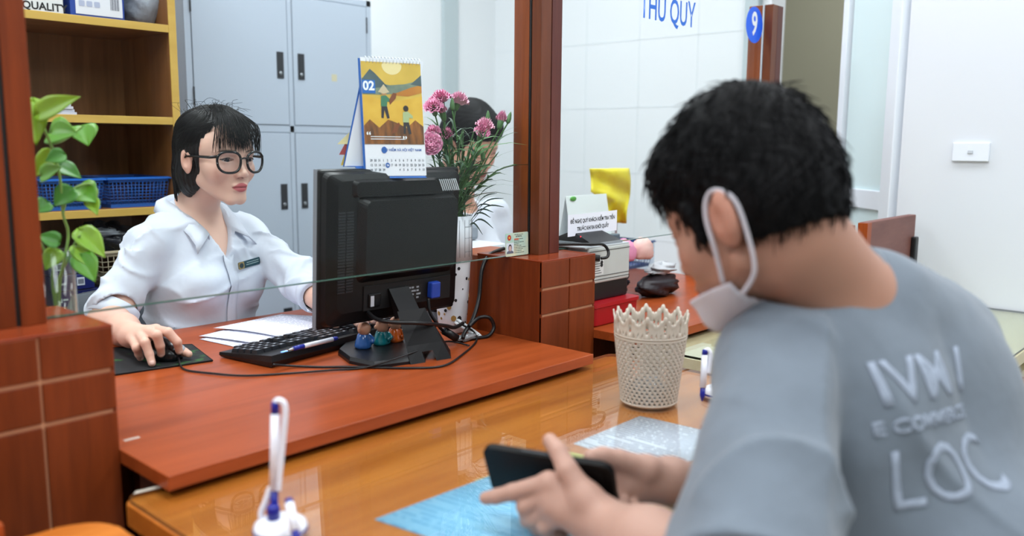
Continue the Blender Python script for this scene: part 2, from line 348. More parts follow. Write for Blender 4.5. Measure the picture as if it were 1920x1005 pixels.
# wooden screens standing on the beige desk near the wall
t = thing('desk_screen', 'brown wooden screen panel with black clip against the white wall', 'screen', (2.40, .80, YZ))
MB().box((-.175, 0, 0), (.2, .022, .252), .002).build('panel', wood('screen_wood', '7a5048', '6b423c', 'X', .5, 6, .2), t)
MB().box((-.18, -.0015, 0), (-.15, .0235, .2505), .001).build('edge_strip', wood('orange_edge', '9a4512', '85380d', 'Z', .4), t)
MB().box((.168, -.014, .09), (.196, 0.0, .19), .004).build('clip', BLACK, t)
t = thing('desk_screen', 'brown wooden screen panel half hidden behind the neck of the man', 'screen', (2.02, .80, YZ))
MB().box((-.13, 0, 0), (.112, .022, .252), .002).build('panel', wood('screen_wood2', '84553a', '6f4029', 'X', .5, 6, .2), t)
MB().box((.112, -.001, 0), (.118, .023, .251), .001).build('edge_strip', REDD, t)
sp = px(1850, 612, z=YZ+.001)
tag(MB().add([px(1800, 597, z=YZ+.001), px(1848, 612, z=YZ+.001), px(1838, 628, z=YZ+.0011), px(1760, 620, z=YZ+.001)], [(0, 1, 2, 3)]).build('loose_sheet', PAPER), 'white paper sheet lying on the beige desk behind the man', 'paper')
so = bpy.data.objects['loose_sheet']; so.modifiers.new('thick', 'SOLIDIFY').thickness = .0004
# tan door seen under the beige desk
t = bpy.data.objects['customer_table.001']
d_ = MB().box((1.9, .452, .1), (2.4, .47, .612)).build('door', wood('tan_door', 'c9925a', 'b87f48', 'Z', .4), t, True)
k_ = MB().box((2.12, .446, .53), (2.132, .452, .56), .002); k_.v = [pmat(t).inverted() @ p for p in k_.v]; k_.build('keyhole', mat('brass_dark', '5a4022', .4, metal=.7), d_)
MB().box((1.62, .47, .05), (2.6, .95, .612)).build('cabinet_body', BEIGE, t, True)
# ------------------------------------------------------------------ glazed door leaf and switch
WHF = mat('white_frame', 'dfe6ee', .45); FROST = mat('frosted_glass', 'cfe2e4', .35, spec=.5)
hx = V(2.668, .885, 0); dv = V(math.sin(math.radians(41)), math.cos(math.radians(41)), 0)
t = thing('door_leaf', 'white framed door leaf with pale frosted glass, standing ajar by the wall', 'door', hx, math.atan2(dv.y, dv.x))
L = .35
for a_, b_ in ((0, .055), (L-.035, L)): MB().box((a_, -.02, .02), (b_, .02, 2.1), .003).build('stile', WHF, t)
for a_, b_ in ((.02, .14), (.985, 1.045), (2.03, 2.1)): MB().box((.05, -.02, a_), (L-.05, .02, b_), .003).build('rail', WHF, t)
MB().box((.045, -.006, 1.04), (L-.045, .006, 2.04)).build('pane', FROST, t); MB().box((.045, -.006, .13), (L-.045, .006, .99)).build('pane', FROST, t)
MB().box((.05, -.0225, 1.045), (.056, -.018, 2.03)).build('bead', mat('bead_grey', '5f7080', .5), t); MB().box((.05, -.0225, 1.042), (L-.05, -.018, 1.047)).build('bead', mat('bead_grey', '5f7080', .5), t)
t = thing('wall_switch', 'white wall switch plate on the bare right wall', 'switch', (2.65, .682, 1.167))
MB().box((-.009, -.047, -.026), (0, .047, .026), .002).build('plate', mat('switch_white', 'dfe6ef', .35), t)
MB().box((-.0115, -.007, -.005), (-.009, .007, .005), .001).build('rocker', mat('switch_grey', 'b9c0c8', .4), t)

# traces of tape and a worn label on the wood
lb = px(247, 823, z=TOPZ)
tag(MB().box((-.011, -.004, 0), (.011, .004, .0003)).build('worn_label', mat('worn_white', 'b9a79c', .6)), 'small worn white label on the red counter edge', 'label').location = lb
tp0, tp1 = px(250, 926, z=YZ+.0004), px(330, 907, z=YZ+.0004)
b = MB(); b.tube([V(0, 0, 0), tp1-tp0], .0001, 4); b = MB(); dd = (tp1-tp0); b.add([(0, 0, 0), tuple(dd), tuple(dd+V(-.002, .008, 0)), (.006, .006, 0)], [(0, 1, 2, 3)]); o = b.build('tape_strip', mat('tape_pale', 'c9c2b4', .5)); o.location = tp0; o.modifiers.new('th', 'SOLIDIFY').thickness = .0003; tag(o, 'strip of pale tape at the corner of the honey coloured table', 'tape')
# ================================================================== behind the clerk: bookshelf and what stands in it
SY = 2.4
SEDGE = wood('shelf_edge_yellow', 'c8a552', 'bb9747', 'X', .45, 8, .1); SIN = wood('shelf_brown', '8a5c33', '71471f', 'Z', .5, 8, .08)
t = thing('bookshelf', 'yellow edged wooden bookshelf standing behind the clerk', 'bookshelf', (.8, SY, 0))
x0, x1 = -.45, .387; SZ = [.12, .735, .994, 1.248, 1.505, 1.78]
MB().box((x1-.012, .0, 0), (x1+.009, .32, 1.98)).build('side_panel', SIN, t); MB().box((x0-.02, 0, 0), (x0, .32, 1.98)).build('side_panel', SIN, t)
MB().box((x1-.0125, -.004, 0), (x1+.0095, .0, 1.98), .001).build('edge_band', SEDGE, t)
MB().box((x0, .31, 0), (x1-.012, .32, 1.98)).build('back_panel', SIN, t)
for z in SZ:
    s = MB().box((x0, .002, z-.02), (x1-.0125, .31, z)).build('shelf', SIN, t); MB().box((x0, -.003, z-.0205), (x1-.0125, .002, z+.0005), .001).build('edge_band', SEDGE, s)
MB().box((x0-.02, 0, 1.98), (x1+.009, .32, 2.0)).build('top_panel', SIN, t)
def rect_on(x0, y0, x1, y1, Y):          # world x-range and z-range from two pixels on plane Y
    a = px(x0, y0, Y=Y); b = px(x1, y1, Y=Y); return a.x, b.x, b.z, a.z
def box_thing(name, label, cat, lo, hi, m, bev=.002, group=None):
    t = thing(name, label, cat, ((lo[0]+hi[0])/2, (lo[1]+hi[1])/2, lo[2]), group=group)
    MB().box(lo, hi, bev).build('body', m, t, True); return t
z = SZ[4]
xa = px(30, 10, Y=2.43).x; xb = px(119, 14, Y=2.43).x
t = box_thing('paper_box', 'white box printed with the word QUALITY on the top shelf', 'box', (xa-.05, 2.43, z), (xb, 2.6, z+.11), mat('box_white', 'd2d5d6', .5))
text_obj('lettering', 'QUALITY', .0265, INK, frame((px(84, 8, Y=2.429).x, 2.4293, z+.0165), (1, 0, 0), (0, 0, 1)), t, bold=.0006, world=True)
xa = px(131, 10, Y=2.45).x; xb = px(233, 14, Y=2.45).x
NAVY = mat('box_blue', '1b3f96', .4)
t = box_thing('binder_box', 'blue box with a white front label on the top shelf', 'box', (xa, 2.45, z), (xb, 2.65, z+.2), NAVY)
MB().box((xa+.014, 2.4488, z+.012), (xb-.006, 2.45, z+.15)).build('label_sheet', mat('label_white', 'd9dde6', .5), t, True)
mb = MB()
for k in range(7): xx = xb-.038+k*.0036; mb.box((xx, 2.448, z+.03), (xx+(.0022 if k % 2 else .0012), 2.4489, z+.07))
mb.build('barcode', mat('code_grey', '6b6f7c', .6), t, True)
mb = MB()
for k in range(3):
    mb.m = frame((xa+.03+k*.02, 2.4486, z+.04), (1, 0, 0), (0, 0, 1)); mb.prism(rrect(.015, .015, .003), 0, .0004)
mb.m = Matrix(); mb.build('pictogram', mat('code_blue', 'a9b2cc', .6), t, True)
# grey plastic bag slumped on the shelf
def blob(c, r, amp, seed, nu=28, nv=18, flat=None):
    rng = np.random.default_rng(seed); ph = rng.uniform(0, 6.28, (6,)); fq = rng.integers(2, 7, (6, 2)); b = MB().sph((0, 0, 0), 1, nu, nv); out = []
    for p in b.v:
        th = math.atan2(p.y, p.x); zz = p.z; d = 1+amp*sum(math.sin(fq[i][0]*th+fq[i][1]*zz*2+ph[i]) for i in range(6))/3
        q = Vector((c[0]+p.x*d*r[0], c[1]+p.y*d*r[1], c[2]+p.z*d*r[2]))
        if flat is not None and q.z < flat: q.z = flat
        out.append(q)
    b.v = out; return b
def world_build(b, name, label, cat, m, group=None, part='body'):
    lo = Vector((min(p.x for p in b.v), min(p.y for p in b.v), min(p.z for p in b.v))); hi = Vector((max(p.x for p in b.v), max(p.y for p in b.v), 0))
    c = Vector(((lo.x+hi.x)/2, (lo.y+hi.y)/2, lo.z)); b.v = [p-c for p in b.v]; o = b.build(name, m); o.location = c; return tag(o, label, cat, group)
xc = px(262, 12, Y=2.5).x
world_build(blob((xc+.015, 2.52, z+.07), (.06, .07, .075), .16, 3, flat=z+.0005), 'plastic_bag', 'crumpled grey plastic bag on the top shelf beside the blue box', 'bag', mat('bag_grey', '9aa3b0', .35, bump=(30, .6, .01)))
z = SZ[3]
for k in range(4):
    o = MB().box((px(48, 200, Y=2.44).x-.04+.004*k, 2.43+.004*(k % 2), z+.0005+k*.0075), (px(141-k*3, 205, Y=2.44).x, 2.62, z+.0075+k*.0075), .0005)
    world_build(o, 'paper_pad', ['bottom', 'second', 'third', 'topmost'][k]+' pad in the flat paper stack on the second shelf', 'paper', mat('pad_grey', 'c8ccd8', .6), 'paper pads on the second shelf')
MB_ = MB().tube(spline([px(54, 188, Y=2.5), px(66, 183, Y=2.5), px(74, 186, Y=2.5), px(70, 192, Y=2.5)]), .002)
# two blue lattice baskets
def lattice_basket(label, x0, x1, y0, y1, z0, h, m, name='lattice_basket', group='blue lattice baskets on the shelf', n=(16, 7)):
    t = thing(name, label, 'basket', ((x0+x1)/2, (y0+y1)/2, z0), group=group); W, D = (x1-x0)/2, (y1-y0)/2; tp = .9
    def ring(zz, off=0): s = tp+(1-tp)*zz/h; return [(sx*(W*s+off), sy*(D*s+off), zz) for sx, sy in ((-1, -1), (1, -1), (1, 1), (-1, 1))]
    mb = MB(); mb.box((-W*tp, -D*tp, 0), (W*tp, D*tp, .004)).build('base', m, t)
    lat = MB()
    for k in range(1, n[1]):
        zz = h*(.12+.72*k/n[1]); r = ring(zz); lat.tube([Vector(p) for p in r]+[Vector(r[0])], .0012, 4)
    for (i, j, cnt) in ((0, 1, n[0]), (1, 2, n[0]//2), (2, 3, n[0]), (3, 0, n[0]//2)):
        a, b = Vector(ring(h*.1)[i]), Vector(ring(h*.1)[j]); c, d = Vector(ring(h*.86)[i]), Vector(ring(h*.86)[j])
        for k in range(cnt+1): lat.tube([a.lerp(b, k/cnt), c.lerp(d, k/cnt)], .0012, 4)
    tag(lat.build('lattice', m, t), kind='stuff')
    for (za, zb, nm) in ((0, h*.12, 'lower_band'), (h*.84, h, 'rim_band')):
        mb = MB(); ra, rb = ring(za), ring(zb); ro, rp = ring(za, -.003), ring(zb, -.003); mb.loft([ro, ra, rb, rp], cap=False, smooth=False).build(nm, m, t)
    mb = MB(); rr = ring(h); ro = [(p[0]*1.06, p[1]*1.06, h-.003) for p in rr]; mb.loft([rr, ro, [(p[0], p[1], h-.006) for p in ro], [(p[0], p[1], h-.006) for p in rr]], cap=False, smooth=False).build('lip', m, t); return t
BLUEP = mat('blue_plastic', '2360b4', .35)
z = SZ[2]
lattice_basket('blue lattice plastic basket on the shelf behind the plant leaves', px(78, 360, Y=2.43).x, px(196, 360, Y=2.43).x, 2.43, 2.66, z, .085, BLUEP)
lattice_basket('blue lattice plastic basket on the shelf next to the hair of the clerk', px(204, 360, Y=2.43).x, px(318, 360, Y=2.43).x, 2.43, 2.66, z, .085, BLUEP)
# navy paper boxes at the lower shelf
z = SZ[1]; DNAVY = mat('navy_box', '161f5e', .35); LBL = mat('label_light', 'c4c9d6', .5)
for k, (pa, pb, off, lb) in enumerate(((100, 187, 0, 'bottom navy paper box with white printed label on the lower shelf'), (97, 178, -.004, 'middle navy paper box in the stack on the lower shelf'), (96, 177, .002, 'top navy paper box in the stack behind the plant'))):
    xa, xb = px(pa, 550, Y=2.42).x, px(pb, 550, Y=2.42).x; z0 = z+k*.0435; zz = z0+.042
    t = box_thing('paper_box', lb, 'box', (xa, 2.42+off, z0+.0005), (xb, 2.6, zz), DNAVY, .002, 'navy paper boxes')
    wd = xb-xa; y_ = 2.42+off-.0008
    f = .58 if k else .62
    if k == 2: f = .16
    MB().box((xa+wd*f, y_, z0+.012), (xa+wd*f+.02, y_+.001, zz-.008)).build('label_square', LBL, t, True)
    mb = MB(); 
    for q in range(8): mb.box((xa+wd*f+.003+q*.0019, y_-.0004, z0+.016), (xa+wd*f+.0042+q*.0019, y_, zz-.013))
    mb.build('barcode', mat('code_dark', '4a4e5e', .6), t, True)
    mb = MB(); f2 = .12 if k != 2 else .62
    mb.add([(xa+wd*f2, y_, z0+.014), (xa+wd*f2+.008, y_, z0+.012), (xa+wd*f2+.006, y_, z0+.026)], [(0, 1, 2)]); mb.box((xa+wd*f2+.009, y_, z0+.017), (xa+wd*f2+.022, y_+.0006, z0+.022)); mb.build('logo', LBL, t, True)
# beige basket crammed with dark bags
xa, xb = px(190, 480, Y=2.43).x, px(262, 480, Y=2.43).x
CRB = mat('beige_plastic', 'b9ac90', .4)
lattice_basket('beige lattice basket with dark bags beside the navy boxes', xa, xb+.06, 2.43, 2.64, z+.04, .10, CRB, group='baskets on the lower shelf', n=(10, 5))
world_build(MB().box((xa-.01, 2.42, z+.0005), (xb+.07, 2.64, z+.038), .004), 'dark_folder', 'dark folder lying under the beige basket on the lower shelf', 'folder', mat('folder_dark', '1c1c22', .4))
world_build(blob((xa+.055, 2.52, z+.165), (.085, .08, .045), .2, 9), 'dark_bag', 'glossy dark plastic bag heaped in the beige basket', 'bag', mat('bag_black', '24252c', .18, bump=(25, .8, .01)))
world_build(blob((xa+.02, 2.47, z+.19), (.05, .04, .012), .25, 5), 'clear_bag', 'wrinkled pale plastic wrap on the dark bag', 'bag', mat('bag_pale', '9fa6ae', .25))
# ------------------------------------------------------------------ grey steel cabinet
CY = 2.75; STEEL = mat('steel_grey', 'aeb9c8', .42, spec=.4); STEELD = mat('steel_gap', '7c8793', .6)
cx0 = px(351, 180, Y=CY).x; cxm = px(545, 150, Y=CY).x; cx1 = px(696, 100, Y=CY).x; ctop = px(690, 8, Y=CY).z+.012; crail = px(545, 242, Y=CY).z
t = thing('steel_cabinet', 'tall grey steel cabinet with four doors behind the clerk', 'cabinet', ((cx0+cx1)/2, CY, 0))
MB().box((cx0, CY+.004, .02), (cx1, CY+.395, ctop), .003).build('body', STEEL, t, True)
MB().box((cx0+.001, CY+.002, .02), (cx1-.001, CY+.0045, ctop-.001)).build('reveal', STEELD, t, True)
for nm, lo, hi in (('stile', (cx0, 0), (cx0+.022, ctop)), ('stile', (cx1-.022, 0), (cx1, ctop)), ('stile', (cxm-.009, 0), (cxm+.009, ctop)), ('rail', (cx0, ctop-.022), (cx1, ctop)), ('rail', (cx0, crail-.012), (cx1, crail+.012)), ('rail', (cx0, .02), (cx1, .07))):
    MB().box((lo[0], CY-.001, lo[1]+.02 if nm == 'stile' else lo[1]), (hi[0], CY+.003, hi[1]), .0005).build(nm, STEEL, t, True)
HB = mat('handle_black', '26282d', .4); HS = mat('lock_silver', 'aab0b6', .3, metal=.8)
for i, (xa, xb, hside) in enumerate(((cx0+.024, cxm-.011, 1), (cxm+.011, cx1-.024, 0))):
    for j, (za, zb) in enumerate(((.073, crail-.014), (crail+.014, ctop-.024))):
        d = MB().box((xa+.001, CY-.003, za+.001), (xb-.001, CY+.003, zb-.001), .0012).build('door', STEEL, t, True)
        hx_ = xb-.033 if hside else xa+.033; hz = (px(522, 122, Y=CY).z if j else px(528, 369, Y=CY).z)
        h = MB().box((hx_-.014, CY-.0055, hz-.047), (hx_+.014, CY-.003, hz+.047), .001); pd = d
        inv = pmat(t).inverted(); h.v = [inv @ p for p in h.v]; h_ = h.build('handle', HB, d)
        q = MB().lathe([(.006, 0), (.006, .0015), (.004, .002)], 14); q.v = [inv @ (frame((hx_, CY-.0055, hz-.028), (1, 0, 0), (0, 0, 1)) @ p) for p in q.v]; q.build('lock', HS, d)
        for zz in (za+.09, zb-.07):
            hg = MB().box(((xa-.003 if hside else xb-.001), CY-.006, zz-.03), ((xa+.001 if hside else xb+.003), CY-.002, zz+.03)); hg.v = [inv @ p for p in hg.v]; hg.build('hinge', HB, d)
p_ = px(627, 146, Y=CY-.004)
MB().box((p_.x-.012, CY-.0036, p_.z-.013), (p_.x+.012, CY-.003, p_.z+.013)).build('sticker_remains', mat('tape_yellow', 'c3bda0', .7), t, True)
p_ = px(541, 583, Y=CY-.004); MB().box((p_.x-.02, CY-.006, p_.z-.012), (p_.x+.016, CY-.003, p_.z+.012)).build('label_holder', HB, t, True)
# papers on the far ledge near the clerk's left arm
tag(MB().box(tuple(px(560, 492, Y=2.6)+V(0, 0, -.002)), tuple(px(600, 480, Y=2.6)+V(.06, .12, .0))).build('paper_tray', mat('tray_grey', '9aa2ac', .5)), 'grey paper tray jutting out beside the steel cabinet', 'tray')
bpy.data.objects.remove(bpy.data.objects['paper_tray'])
# ================================================================== on the clerk's counter
# ------------------------------------------------------------------ monitor (local: X along its width, -Y its back towards the customer, Z up)
MON = V(.914, 1.325, 0); MRZ = -.02; MW, MH, MZ0 = .345, .302, .829
mon = thing('computer_monitor', 'black computer monitor seen from behind on the red counter', 'monitor', (MON.x, MON.y, TOPZ), MRZ)
SHB = mat('monitor_black', '0b0c0e', .36, spec=.35); BEZ = mat('monitor_grey_edge', '7d838c', .35)
T = Matrix.Translation((0, 0, MZ0-TOPZ)) @ Matrix.Rotation(math.radians(3.5), 4, 'X')     # top leans to the customer
def mbx(name, lo, hi, bev, m, par=mon):
    b = MB(); b.m = T; b.box(lo, hi, bev); return b.build(name, m, par)
mbx('bezel', (0, .004, 0), (MW, .026, MH), .005, SHB); mbx('screen', (.016, .0258, .018), (MW-.016, .0265, MH-.016), 0, mat('screen_glow', '9fb4cc', .2, emit=(.6, .75, 1), estr=.6))
mbx('bezel_edge', (-.0006, .012, .0), (.0015, .024, MH), .0004, BEZ)
# raised rear shell in two steps
b = MB(); b.m = T
def ring(x0, x1, z0, z1, y, r): return [(p[0], y, p[1]) for p in rrect(x1-x0, z1-z0, r, 4, (x0+x1)/2, (z0+z1)/2)]
b.loft([ring(.004, MW-.004, .004, MH-.004, .005, .012), ring(.008, MW-.008, .008, MH-.008, -.006, .014), ring(.03, MW-.03, .03, MH-.02, -.012, .016)], smooth=False); b.build('rear_shell', SHB, mon)
b = MB(); b.m = T; b.loft([ring(.072, MW-.024, .085, MH-.05, -.011, .014), ring(.084, MW-.03, .1, MH-.058, -.028, .014)], smooth=False); b.build('rear_hump', SHB, mon)
b = MB(); b.m = T; b.loft([ring(.06, MW-.075, MH-.052, MH-.018, -.011, .008), ring(.066, MW-.08, MH-.05, MH-.022, -.02, .008)], smooth=False); b.build('upper_hump', SHB, mon)
for k in range(28):     # left vent slats
    for c in range(2):
        xx = .030+c*.019
        mbx('vent_slat', (xx, -.0135, .07+k*.0056), (xx+.016, -.0105, .073+k*.0056), 0, mat('slat_grey', '22252b', .3))
for k in range(9):      # slanted slats top right
    b = MB(); b.m = T @ Matrix.Translation((MW-.068+k*.0055, -.012, MH-.028)) @ Matrix.Rotation(-.45, 4, 'Y'); b.box((0, -.0015, -.02), (.0022, .002, .006)); b.build('vent_slat', mat('slat_white', 'c7cbd2', .4), mon)
# connector recess and its fittings
mbx('connector_recess', (.09, -.0145, .028), (MW-.03, -.0115, .078), .001, BLACKM)
mbx('rating_label', (.19, -.0155, .036), (.235, -.0142, .068), 0, mat('rating_black', '0c0c0e', .4))
SYM = mat('print_grey', '8e9298', .6)
b = MB(); b.m = T
for i in range(3):
    for j in range(4):
        w_ = .006 if (i+j) % 3 else .011
        b.box((.195+i*.013, -.0159, .039+j*.0072), (.195+i*.013+w_, -.0155, .0425+j*.0072))
b.build('symbols', SYM, mon)
mbx('video_plug', (.25, -.03, .036), (.275, -.0145, .07), .003, mat('plug_blue', '1f3f9c', .35)); mbx('power_socket', (.1, -.018, .035), (.13, -.0142, .062), .002, SHB); mbx('socket_label', (.104, -.0188, .037), (.112, -.018, .058), 0, mat('print_white', 'b8bcc4', .5))
# stand: hinge plate, slanted wedge with two prongs, flat foot plate
b = MB(); b.m = Matrix.Translation((.148, -.022, 0)); b.loft([[(0, -.0, .135), (.05, -.0, .135), (.05, .006, .135), (0, .006, .135)], [(.006, -.03, .085), (.056, -.03, .085), (.056, -.01, .075), (.006, -.01, .075)]], smooth=False); b.build('hinge_plate', mat('stand_black', '0a0a0c', .5, spec=.3), mon)
# the wedge: position by world points on the counter
wm = pmat(mon).inverted()
def wl(p): return wm @ p
A, B_ = px(770, 684, z=TOPZ), px(846, 672, z=TOPZ); C_, D_ = px(720, 566, z=.875), px(795, 560, z=.872)
C_ = px(745, 584, d=1.66); D_ = px(797, 577, d=1.68)
th = V(-.03, .04, .0)
b = MB(); f0 = [A, B_, D_, C_]; f1 = [A+V(.045, .05, 0), B_+V(.045, .05, 0), D_+V(.02, .02, -.012), C_+V(.02, .02, -.012)]
nb = 10
def lp(q, s, t_): return (q[0].lerp(q[1], s)).lerp(q[3].lerp(q[2], s), t_)
for (s0, s1, t0, t1) in ((0, 1, .34, 1), (0, .36, 0, .34), (.64, 1, 0, .34), (.36, .64, .2, .34)):
    vs_ = [lp(f0, s0, t0), lp(f0, s1, t0), lp(f0, s1, t1), lp(f0, s0, t1), lp(f1, s0, t0), lp(f1, s1, t0), lp(f1, s1, t1), lp(f1, s0, t1)]
    b.add(vs_, [(0, 1, 2, 3), (7, 6, 5, 4), (0, 4, 5, 1), (1, 5, 6, 2), (2, 6, 7, 3), (3, 7, 4, 0)])
b.build('stand_wedge', mat('stand_black', '0a0a0c', .5, spec=.3), mon, True)
fp = [px(634, 666, z=TOPZ), px(655, 682, z=TOPZ), px(702, 692, z=TOPZ), px(790, 680, z=TOPZ), px(818, 640, z=TOPZ), px(700, 630, z=TOPZ), px(650, 650, z=TOPZ)]
b = MB(); cen = sum(fp, Vector())/len(fp)
b.loft([[cen+(p-cen)*1.0 for p in fp], [cen+(p-cen)*1.0+V(0, 0, .006) for p in fp], [cen+(p-cen)*.96+V(0, 0, .013) for p in fp]], smooth=False); b.build('foot_plate', BLACK, mon, True)
FPZ = TOPZ+.0132
# ------------------------------------------------------------------ figurines of three small monks
SKT = mat('figurine_skin', 'b98a70', .35)
for (fx, fy, dd, colr, lb, tw, sc) in ((682, 660, 1.715, '2a5a9c', 'small bald monk figurine in a glossy blue robe', .3, 1.0), (716, 652, 1.745, '16747c', 'small bald monk figurine in a glossy teal robe', -.2, .98), (741, 647, 1.772, 'c2581c', 'small bald monk figurine in orange, half behind the stand', -.2, .98)):
    p = px(fx, fy, d=dd); t = thing('monk_figurine', lb, 'figurine', (p.x, p.y, FPZ), tw, 'three monk figurines'); rm = mat('robe_'+colr, colr, .15, coat=.5)
    s = sc; b = MB(); b.loft([[(rx*math.cos(a*2*PI/20)*s, ry*math.sin(a*2*PI/20)*s*(1+.1*math.cos(3*a*2*PI/20)), z_*s) for a in range(20)] for rx, ry, z_ in ((.017, .015, 0), (.019, .017, .004), (.018, .0155, .010), (.0145, .0125, .02), (.012, .011, .027), (.008, .008, .031))]); b.build('robe', rm, t)
    MB().tube([V(.01, -.004, .024)*s, V(.016, -.01, .014)*s, V(.006, -.0155, .011)*s], [.0055*s, .006*s, .0045*s], 10).build('sleeve', rm, t)
    MB().sph((0, -.002*s, .039*s), (.0135*s, .0135*s, .0145*s), 20, 14).build('head', SKT, t)
    for sx in (-1, 1): MB().sph((sx*.0135*s, 0, .0375*s), (.003*s, .004*s, .005*s), 10, 8).build('ear', SKT, t)
# ------------------------------------------------------------------ keyboard: local X along the long side, Y towards the clerk, back edge to us
KA = V(.843, 1.378, TOPZ); kd = V(.987, .158, 0)
kb = thing('keyboard', 'black keyboard under the monitor with blue indicator lights', 'keyboard', KA, math.atan2(kd.y, kd.x))
KBM = mat('keyboard_black', '0d0e10', .4); KEY = mat('key_black', '141519', .35); LEG = mat('legend_white', 'a9adb5', .6)
KL, KD = .45, .152
b = MB(); b.loft([[(0.002, 0.004, .002), (KL-.002, .004, .002), (KL-.002, KD-.003, .002), (.002, KD-.003, .002)], [(0, 0, .012), (KL, 0, .012), (KL, KD, .006), (0, KD, .006)], [(0.001, 0.002, .0245), (KL-.001, 0.002, .0245), (KL-.001, KD, .011), (.001, KD, .011)]], smooth=False); b.build('case', KBM, kb)
for sx in (.03, KL-.05): MB().box((sx, .006, 0), (sx+.02, .014, .004)).build('foot', KBM, kb)
def keymesh(w_):
    m_ = MB(); d_ = .0165; m_.loft([[(x_*w_/2, y_*d_/2, 0) for x_, y_ in ((-1, -1), (1, -1), (1, 1), (-1, 1))], [(x_*(w_/2-.002), y_*(d_/2-.002)+.0003, .0075) for x_, y_ in ((-1, -1), (1, -1), (1, 1), (-1, 1))]], smooth=False); return m_
tilt = math.atan2(-.0135, KD-.002); legend = {}
rows = [.030, .054, .0735, .093, .1125, .132]
layout = []
P_ = .0192
# keyboard faces the clerk: her left is larger X seen from us
for ri, yy in enumerate(rows):
    u = 0
    if ri == 0: ws = [1, None, 1, 1, 1, 1, None, 1, 1, 1, 1, None, 1, 1, 1, 1]
    elif ri == 1: ws = [1]*13+[2]
    elif ri == 2: ws = [1.5]+[1]*12+[1.5]
    elif ri == 3: ws = [1.75]+[1]*11+[2.25]
    elif ri == 4: ws = [2.25]+[1]*10+[2.75]
    else: ws = [1.25, 1.25, 1.25, 6.25, 1.25, 1.25, 1.25, 1.25]
    for w_ in ws:
        if w_ is None: u += .5; continue
        if ri == 0: layout.append((KL-.012-(u+w_/2)*P_, yy, w_)); u += w_*(15-1.5)/13
        else: layout.append((KL-.012-(u+w_/2)*P_, yy, w_)); u += w_
    if ri in (1, 2): layout += [(KL-.012-(15.3+k+.5)*P_, yy, 1) for k in range(3)]
    if ri == 4: layout.append((KL-.012-(16.3+.5)*P_, yy, 1))
    if ri == 5: layout += [(KL-.012-(15.3+k+.5)*P_, yy, 1) for k in range(3)]
    if ri >= 1: layout += [(KL-.012-(18.6+k+.5)*P_, yy, 1) for k in range(4 if ri < 5 else 3)]
kms = {}
for (x_, yy, w_) in layout:
    if x_ < .012: x_ = .012
    if w_ not in kms:
        kms[w_] = keymesh(w_*P_-.0016).mesh('key'); kms[w_].materials.append(KEY)
        lm_ = MB().box((-.0035, -.004, .0076), (.0015, .0005, .0078)).mesh('legend'); lm_.materials.append(LEG); legend[w_] = lm_
    ko = bpy.data.objects.new('key', kms[w_]); COL.objects.link(ko); ko.parent = kb; ko.location = (x_, yy, .0245-(yy)*.0135/KD); ko.rotation_euler = (tilt, 0, 0)
    lo_ = bpy.data.objects.new('legend', legend[w_]); COL.objects.link(lo_); lo_.parent = ko
LED = mat('led_blue', '3f7bff', .3, emit=(.2, .45, 1), estr=3)
b = MB(); b.m = Matrix.Translation((.034, .0085, .0232)) @ Matrix.Rotation(tilt, 4, 'X'); b.box((0, 0, 0), (.014, .005, .0018), .0005); b.build('indicator_light', LED, kb)
for k, c_ in enumerate(('d98a2c', '6ec24a')): 
    b = MB(); b.m = Matrix.Translation((.046+k*.008, .013, .0232)) @ Matrix.Rotation(tilt, 4, 'X'); b.box((0, 0, 0), (.007, .0035, .0012)); b.build('sticker', mat('sticker_'+c_, c_, .4), kb)
# pen lying on the keyboard
def pen(name, label, p0, p1, par_z=None):
    p0, p1 = Vector(p0), Vector(p1); d = (p1-p0).normalized(); L_ = (p1-p0).length; t = thing(name, label, 'pen', p0)
    PB = mat('pen_blue', '1a2a96', .25); PW = mat('pen_white', 'dfe3ec', .3); PT = mat('pen_tip', 'c9ccd2', .25, metal=.6)
    q = lambda s: d*L_*s
    MB().tube([q(0), q(.05), q(.09)], [.0008, .0022, .0034], 10).build('tip', PT, t); MB().tube([q(.09), q(.30)], [.0042, .0047], 12).build('grip', PB, t)
    MB().tube([q(.30), q(.9)], [.0045, .0045], 12).build('barrel', PW, t); MB().tube([q(.9), q(1)], [.0042, .0036], 12).build('cap', PB, t); return t
pp0 = px(540, 657, d=1.70); pp1 = px(630, 634, d=1.79)
z_k = TOPZ+.0335
pen('ballpoint_pen', 'blue and white ballpoint pen lying across the keyboard', px(541, 656, z=z_k-.001), px(632, 634, z=z_k+.0005))
# ------------------------------------------------------------------ mouse pad, mouse, papers
pm = [px(216, 703, z=TOPZ+.002), px(400, 678, z=TOPZ+.002), px(352, 660, z=TOPZ+.002), px(218, 652, z=TOPZ+.002)]
pc = V(.7, 1.62, TOPZ); t = thing('mouse_pad', 'black cloth mouse pad with green print under the hand of the clerk', 'mouse pad', pc)
pts = [px(214, 705, z=TOPZ), px(399, 678, z=TOPZ), px(360, 648, z=TOPZ), px(200, 655, z=TOPZ)]
PADM = mat('pad_black', '121417', .75)
nt = PADM.node_tree; n = nt.nodes.new('ShaderNodeTexNoise'); n.inputs['Scale'].default_value = 28; n.inputs['Detail'].default_value = 3; r = nt.nodes.new('ShaderNodeValToRGB'); r.color_ramp.elements[0].position = .58; r.color_ramp.elements[0].color = srgb('121417'); r.color_ramp.elements[1].position = .74; r.color_ramp.elements[1].color = srgb('2f6b2a')
tc = nt.nodes.new('ShaderNodeTexCoord'); nt.links.new(tc.outputs['Object'], n.inputs['Vector']); nt.links.new(n.outputs['Fac'], r.inputs['Fac']); nt.links.new(r.outputs['Color'], nt.nodes['Principled BSDF'].inputs['Base Color'])
